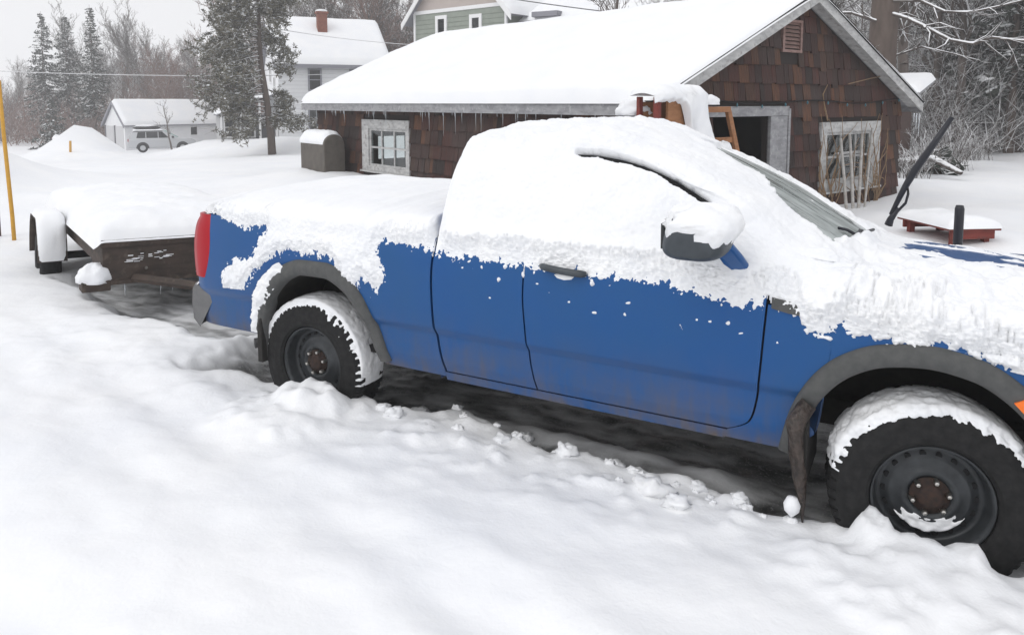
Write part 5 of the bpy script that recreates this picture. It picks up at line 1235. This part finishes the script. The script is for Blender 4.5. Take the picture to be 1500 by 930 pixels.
# conifers
def spruce(r, H, Rb, base=.12, dens=1.):
    V, F, mi = [], [], []; segs = [(np.array([0, 0, H * t0]), np.array([0, 0, H * (t0 + .1)]), .16 * (1 - t0) + .01, .16 * (.9 - t0) + .01) for t0 in np.arange(0, 1, .1)]
    z = H * base
    while z < H * .985:
        f = (z - H * base) / (H * (1 - base)); L = Rb * (1 - f) ** .8 * r.uniform(.75, 1.12) + .10
        for k in range(max(4, int(9 * dens * (1 - .4 * f)))):
            a = r.uniform(0, 6.28); dr = -.25 - .35 * (1 - f) + r.normal(0, .1); Lk = L * r.uniform(.55, 1.1)
            n = max(3, int(Lk / .16))
            for i in range(n):
                t = (i + .6) / n; c = np.array([math.cos(a) * Lk * t, math.sin(a) * Lk * t, z + dr * Lk * t + .28 * Lk * t * t])
                for _ in range(2):
                    out = np.array([math.cos(a + r.normal(0, .7)), math.sin(a + r.normal(0, .7)), r.normal(-.15, .3)]); s = r.uniform(.16, .34) * (.6 + .5 * (1 - f))
                    side = np.cross(out, [0, 0, 1.]); side /= np.linalg.norm(side) + 1e-9; side = side * s * .38 + np.array([0, 0, r.normal(0, .07)])
                    b = len(V); V += [c - side, c + out * s * .6 - side * .3 + [0, 0, -.04], c + out * s, c + side]; F.append((b, b + 1, b + 2, b + 3)); mi.append(0)
                if r.random() < .16 * (.5 + t):
                    s = r.uniform(.10, .2); out = np.array([math.cos(a), math.sin(a), dr * .5]); side = np.array([-math.sin(a), math.cos(a), 0]) * s * .5; c2 = c + [0, 0, .045]
                    b = len(V); V += [c2 - side, c2 + out * s, c2 + side, c2 - out * s + [0, 0, .03]]; F.append((b, b + 1, b + 2, b + 3)); mi.append(1)
        z += .17 + .05 * r.random()
    return segs, np.array(V), np.array(F), np.array(mi)
def conifer(name, label, x, y, H, Rb, seed, base=.1, group=None, dens=1., m_='needle'):
    sg, V, F, mi = spruce(np.random.default_rng(seed), H, Rb, base, dens); t = thing(name, label, 'tree', (x, y, float(gz(x, y)) - .1), 0, group)
    segmesh('trunk', sg, [M['barkbig']], t, 7); fastmesh('crown', V, F, [M[m_], M['snow']], t, mi); return t
for px, d, zt, Rb, sd, b, lb in ((70, 75, 10.9, 2.5, 1, .1, 'leftmost of the three tall dark spruces, broad with snowy tiers'), (104, 76, 10.7, 2.9, 2, .1, 'middle one of the three tall dark spruces, widest at its foot'), (141, 70, 10.9, 1.7, 3, .22, 'slim rightmost of the three tall spruces, a bare pole at its foot'), (78, 62, 2.55, 1.7, 4, .02, 'small snow-laden spruce below the three tall ones')):
    x, y = at_px(px, d); conifer('spruce_tree', lb, x, y, zt - float(gz(x, y)), Rb, sd, b)
for i, (px, d, H, Rb, lb) in enumerate(((452, 72, 12.5, 2.2, 'dark evergreen in the woods above the brick chimney'), (520, 84, 12, 2.0, 'dim evergreen farther off among bare trees right of the chimney'), (420, 60, 11, 2.0, 'dark evergreen just left of the chimney behind the pine'), (588, 70, 11.5, 2.0, 'dark evergreen in the woods by the sage house bargeboard'))):
    x, y = at_px(px, d); conifer('evergreen_tree', lb, x, y, H, Rb, 30 + i)
# the pine before the white house
px_, py_ = -25.72, 23.38
pine = thing('pine_tree', 'tall shaggy pine with clumped snow-flecked needles standing before the white house', 'tree', (px_, py_, float(gz(px_, py_)) - .2), 0)
r = np.random.default_rng(77); vl = np.array([math.cos(BEARING + rad(-18)), -math.sin(BEARING + rad(-18)), 0]) # along the picture, to the right
vd = np.array([-vl[1], vl[0], 0]); tp = [(0, 0, 0), (-.03, .1, 1.0), (-.12, .0, 2.2), (-.25, .1, 3.4), (-.40, .0, 4.6), (-.46, 0, 6.0), (-.42, .1, 7.5), (-.4, 0, 9.2)]
tpw = np.array([vl * a + vd * b + np.array([0, 0, c]) for a, b, c in tp]); MB().tube(tpw, [.21, .19, .17, .155, .13, .11, .08, .04], 10).build('trunk', M['barkbig'], pine, smooth=True)
segs, clumps = [], []
def limb(z0, side, depth_, L, rise, thick=.05):
    p = np.array([np.interp(z0, tpw[:, 2], tpw[:, k]) for k in range(3)]); d = vl * side + vd * depth_ + np.array([0, 0, rise]); d /= np.linalg.norm(d); n = 6; ra = thick
    for i in range(n):
        d = d + r.normal(0, .13, 3) + np.array([0, 0, -.05 + .05 * i / n]); d /= np.linalg.norm(d); q = p + d * L / n; segs.append((p, q, ra, ra * .8)); ra *= .8
        if i >= 1:
            for _ in range(3):
                e_ = d * .6 + r.normal(0, .6, 3); e_ /= np.linalg.norm(e_); ll = r.uniform(.25, .75); segs.append((q, q + e_ * ll, ra * .6, ra * .3)); clumps.append(q + e_ * ll); clumps.append(q + e_ * ll * .55)
        p = q
    clumps.append(p)
for z0 in np.arange(1.9, 9.0, .23):
    for _ in range(2): limb(z0, -1, r.normal(0, .8), r.uniform(1.8, 3.4) * (1 - .3 * abs(z0 - 4.6) / 5), r.normal(-.05, .22))
    if r.random() < .55 or z0 > 5.5: limb(z0, 1, r.normal(0, .8), r.uniform(.8, 1.5) * (1.15 if z0 > 5 else .85), r.normal(.0, .2), .035)
for a, L in ((1, 1.7), (1, 2.4), (1, 1.4)): limb(r.uniform(1.5, 2.4), a, r.normal(-.2, .3), L, -.25, .04)
segmesh('branch', segs, [M['bough']], pine, 4)
V, F, mi = [], [], []
for c in clumps:
    R_ = r.uniform(.10, .22)
    for _ in range(12):
        o = r.normal(0, 1, 3); o /= np.linalg.norm(o); c0 = c + o * R_ * .25; tip = c + o * R_ * r.uniform(.8, 1.3) + [0, 0, .03]; s = np.cross(o, r.normal(0, 1, 3)); s /= np.linalg.norm(s); s *= R_ * .20
        b = len(V); V += [c0 - s, tip - s * .25, tip + s * .25, c0 + s]; F.append((b, b + 1, b + 2, b + 3)); mi.append(0)
    if r.random() < .75:
        k = R_ * r.uniform(.5, .85); c2 = c + [0, 0, R_ * .62]
        for _ in range(2):
            a = r.uniform(0, 6.28); b = len(V); V += [c2 + [math.cos(a + j * 1.57) * k * r.uniform(.6, 1), math.sin(a + j * 1.57) * k * r.uniform(.6, 1), r.normal(0, .03)] for j in range(4)]; F.append((b, b + 1, b + 2, b + 3)); mi.append(1)
fastmesh('crown', np.array(V), np.array(F), [M['pine'], M['snow']], pine, np.array(mi))
# small bare tree in front of the far garage
sm = tree_proto('bare_tree', 'small bare tree standing before the middle of the far white garage', 'tree', None, grow(np.random.default_rng(91), 3.6, .075, .6, .014, .4, 3), (M['bark'], M['bark'])); x, y = at_px(252, 55); put(sm, True, x, y, .4, 1.0)
# ------------------------------------------------------------------ the woods at the right
x, y = at_px(1287, 20.5)
big = thing('large_tree', 'thick brown-barked tree whose snowy limb reaches right above the shed', 'tree', (x, y, float(gz(x, y)) - .2), 0)
MB().tube([(0, 0, 0), (.02, 0, 1), (-.02, .05, 3), (.03, 0, 5.5), (.0, .1, 9)], [.46, .39, .36, .33, .27], 14).build('trunk', M['barkbig'], big, smooth=True)
vr = np.array([math.cos(BEARING + rad(26)), -math.sin(BEARING + rad(26)), 0]); vf = np.array([-vr[1], vr[0], 0])
r = np.random.default_rng(12); segs = []
def bough(path, r0, r1):
    segs = []
    P = np.array([vr * a + vf * b + np.array([0, 0, c]) for a, b, c in path]); n = len(P); ra = np.linspace(r0, r1, n)
    for i in range(n - 1):
        segs.append((P[i], P[i + 1], ra[i], ra[i + 1]))
        for _ in range(3):
            d = (P[i + 1] - P[i]); d /= np.linalg.norm(d); e_ = d * .8 + r.normal(0, .5, 3); e_ /= np.linalg.norm(e_); q = P[i] + (P[i + 1] - P[i]) * r.random(); L = r.uniform(.3, .9)
            m_ = q + e_ * L * .5; segs.append((q, m_, ra[i] * .5, ra[i] * .35)); e2 = e_ + r.normal(0, .3, 3); e2 /= np.linalg.norm(e2); segs.append((m_, m_ + e2 * L * .5, ra[i] * .35, ra[i] * .2))
    segmesh('limb', segs, [M['bough']], big, 5)

bough([(.2, -.4, 4.15), (.55, -.6, 4.0), (1.0, -.8, 3.72), (1.5, -.9, 3.40), (2.0, -1, 3.28), (2.35, -1.1, 3.42), (2.9, -1.1, 3.32), (3.5, -1.2, 3.28), (4.2, -1.2, 3.2)], .06, .025)
bough([(.2, -.3, 4.5), (.8, -.5, 4.45), (1.4, -.7, 4.1), (2.0, -.8, 4.08), (2.6, -.8, 4.2), (3.4, -.9, 4.4)], .05, .02)
bough([(-.2, -.3, 4.0), (-.8, -.5, 4.22), (-1.5, -.6, 4.25), (-2.2, -.7, 4.1)], .05, .02)
bough([(.2, -.2, 5.2), (1.2, -.6, 5.0), (2.4, -.8, 4.7), (3.6, -1, 4.7)], .055, .02)
bough([(.3, 0, 3.1), (.9, -.2, 3.3), (1.6, -.3, 3.1), (2.2, -.4, 2.9)], .035, .012)
GRP_R = 'snow-laced bare trees in the woods at the right'
LBL_R = 'bare tree laced with snow, one of many in the woods right of the garage'
rk = [(8.5, .12, .6), (9.5, .15, .5), (7, .08, .75), (10.5, .17, .45)]
pr2 = [tree_proto('woodland_tree', LBL_R, 'tree', GRP_R, grow(np.random.default_rng(120 + i), a, b, c, .009, .15, 4, .25), (M['bark'], M['bough']), 4) for i, (a, b, c) in enumerate(rk)]
u2 = [False] * 4
for i in range(46):
    k = int(rt_.integers(0, 4)); d = rt_.uniform(22, 42); px = rt_.uniform(1215, 1700) if i < 38 else rt_.uniform(1000, 1215)
    x, y = at_px(px, d); o = put(pr2[k], not u2[k], x, y, rt_.uniform(0, 6.28), rt_.uniform(.75, 1.25)); u2[k] = True
    w = 'behind the shingled garage roof' if px < 1215 else 'at the near rim of the woods right of the garage' if d < 30 else 'deep in the woods right of the garage'
    o['label'] = 'bare tree laced with snow ' + w; o['group'] = 'snow-laced trees ' + w
x, y = at_px(1490, 24.5); o = tree_proto('woodland_tree', 'dark upright tree at the right edge standing at the rim of the snowfield', 'tree', None, grow(np.random.default_rng(140), 8, .15, .5, .01, .2, 3), (M['barkbig'], M['bough'])); put(o, True, x, y, 0, 1)
thicket('snowy_thicket', 2600, lambda r: r.uniform(1190, 1760), lambda r: r.uniform(22.5, 40), 4.2, M['bough'], .013, seed=8)
thicket('thicket_backing', 1800, lambda r: r.uniform(1150, 1800), lambda r: r.uniform(40, 62), 9.0, M['bark'], .022, seed=9)
for i, (px, d, H, Rb, lb) in enumerate(((1420, 27, 9, 1.9, 'dark green conifer in the woods behind the raised wiper'), (1478, 24, 9.5, 1.9, 'dark green conifer filling the top right corner'), (1358, 33, 10, 1.8, 'dim conifer deep in the woods right of the thick trunk'), (1560, 26, 10, 2.2, 'dark conifer cut off by the right edge of the picture'))):
    x, y = at_px(px, d); conifer('evergreen_tree', lb, x, y, H, Rb, 50 + i, .22, None, .55)
def shrub(label, x, y, H, n, seed, sp=.35):
    r = np.random.default_rng(seed); segs = []
    for i in range(n):
        p = np.array([r.normal(0, .18), r.normal(0, .18), 0]); d = np.array([r.normal(0, sp), r.normal(0, sp), 1.]); d /= np.linalg.norm(d); L = H * r.uniform(.5, 1); ra = .010
        for j in range(5):
            d = d + r.normal(0, .14, 3) + np.array([0, 0, -.07 * j]); d /= np.linalg.norm(d); q = p + d * L / 5; segs.append((p, q, ra, ra * .85)); ra *= .85
            if j > 1:
                for _ in range(2): e_ = d + r.normal(0, .5, 3); e_ /= np.linalg.norm(e_); segs.append((q, q + e_ * L * .15, ra * .7, ra * .4))
            p = q
    o = segmesh('shrub', segs, [M['bough']], None, 4); o.location = (x, y, float(gz(x, y)) - .02); tag(o, label, 'shrub'); return o
for i, (px, d, H, n, lb) in enumerate(((1392, 18.5, 1.5, 90, 'twiggy arching shrub right of the shed at the edge of the snowfield'), (1352, 17, 1.1, 60, 'low twiggy bush at the foot of the shed wall'), (1425, 22, 1.3, 70, 'sparse bush behind the arching shrub'), (1335, 16, .9, 50, 'small bush between the garage corner and the shed'))):
    x, y = at_px(px, d); shrub(lb, x, y, H, n, 200 + i)
x, y = at_px(1362, 16.2)
lg = MB(); lg.tube([(-1.2, 0, .25), (.0, .1, .42), (1.1, 0, .22)], [.10, .08, .05], 8); o = lg.build('fallen_branch', M['bough'], None, smooth=True); o.location = (x, y, float(gz(x, y))); o.rotation_euler = (0, 0, -YAW * -1 + rad(-30)); tag(o, 'dark fallen branch with snow along its top at the foot of the shed', 'branch')
x, y = at_px(1375, 17.0); conifer('evergreen_shrub', 'low dark evergreen sprig lying in the snow by the shed', x, y, .75, .75, 71, .05)
# small tree twigs above the ridge of the garage
sm2 = tree_proto('bare_tree', 'bare slender tree showing thin twigs above the garage ridge', 'tree', None, grow(np.random.default_rng(95), 7.5, .08, .6, .010, .4, 3), (M['bark'], M['bark'])); x, y = at_px(858, 24); put(sm2, True, x, y, .4, 1.0)

# ------------------------------------------------------------------ snowy air
hz = MB().box((-205, -90, -4.5), (205, 215, 22)).build('haze', mat('haze'), None); tag(hz, kind='stuff')
hm = hz.data.materials[0]; t_ = hm.node_tree; t_.nodes.clear(); o_ = t_.nodes.new('ShaderNodeOutputMaterial'); v_ = t_.nodes.new('ShaderNodeVolumePrincipled')
v_.inputs['Color'].default_value = (.99, .99, .995, 1); v_.inputs['Density'].default_value = .0022; v_.inputs['Anisotropy'].default_value = .2
t_.links.new(v_.outputs[0], o_.inputs['Volume'])
S.cycles.volume_bounces = 3
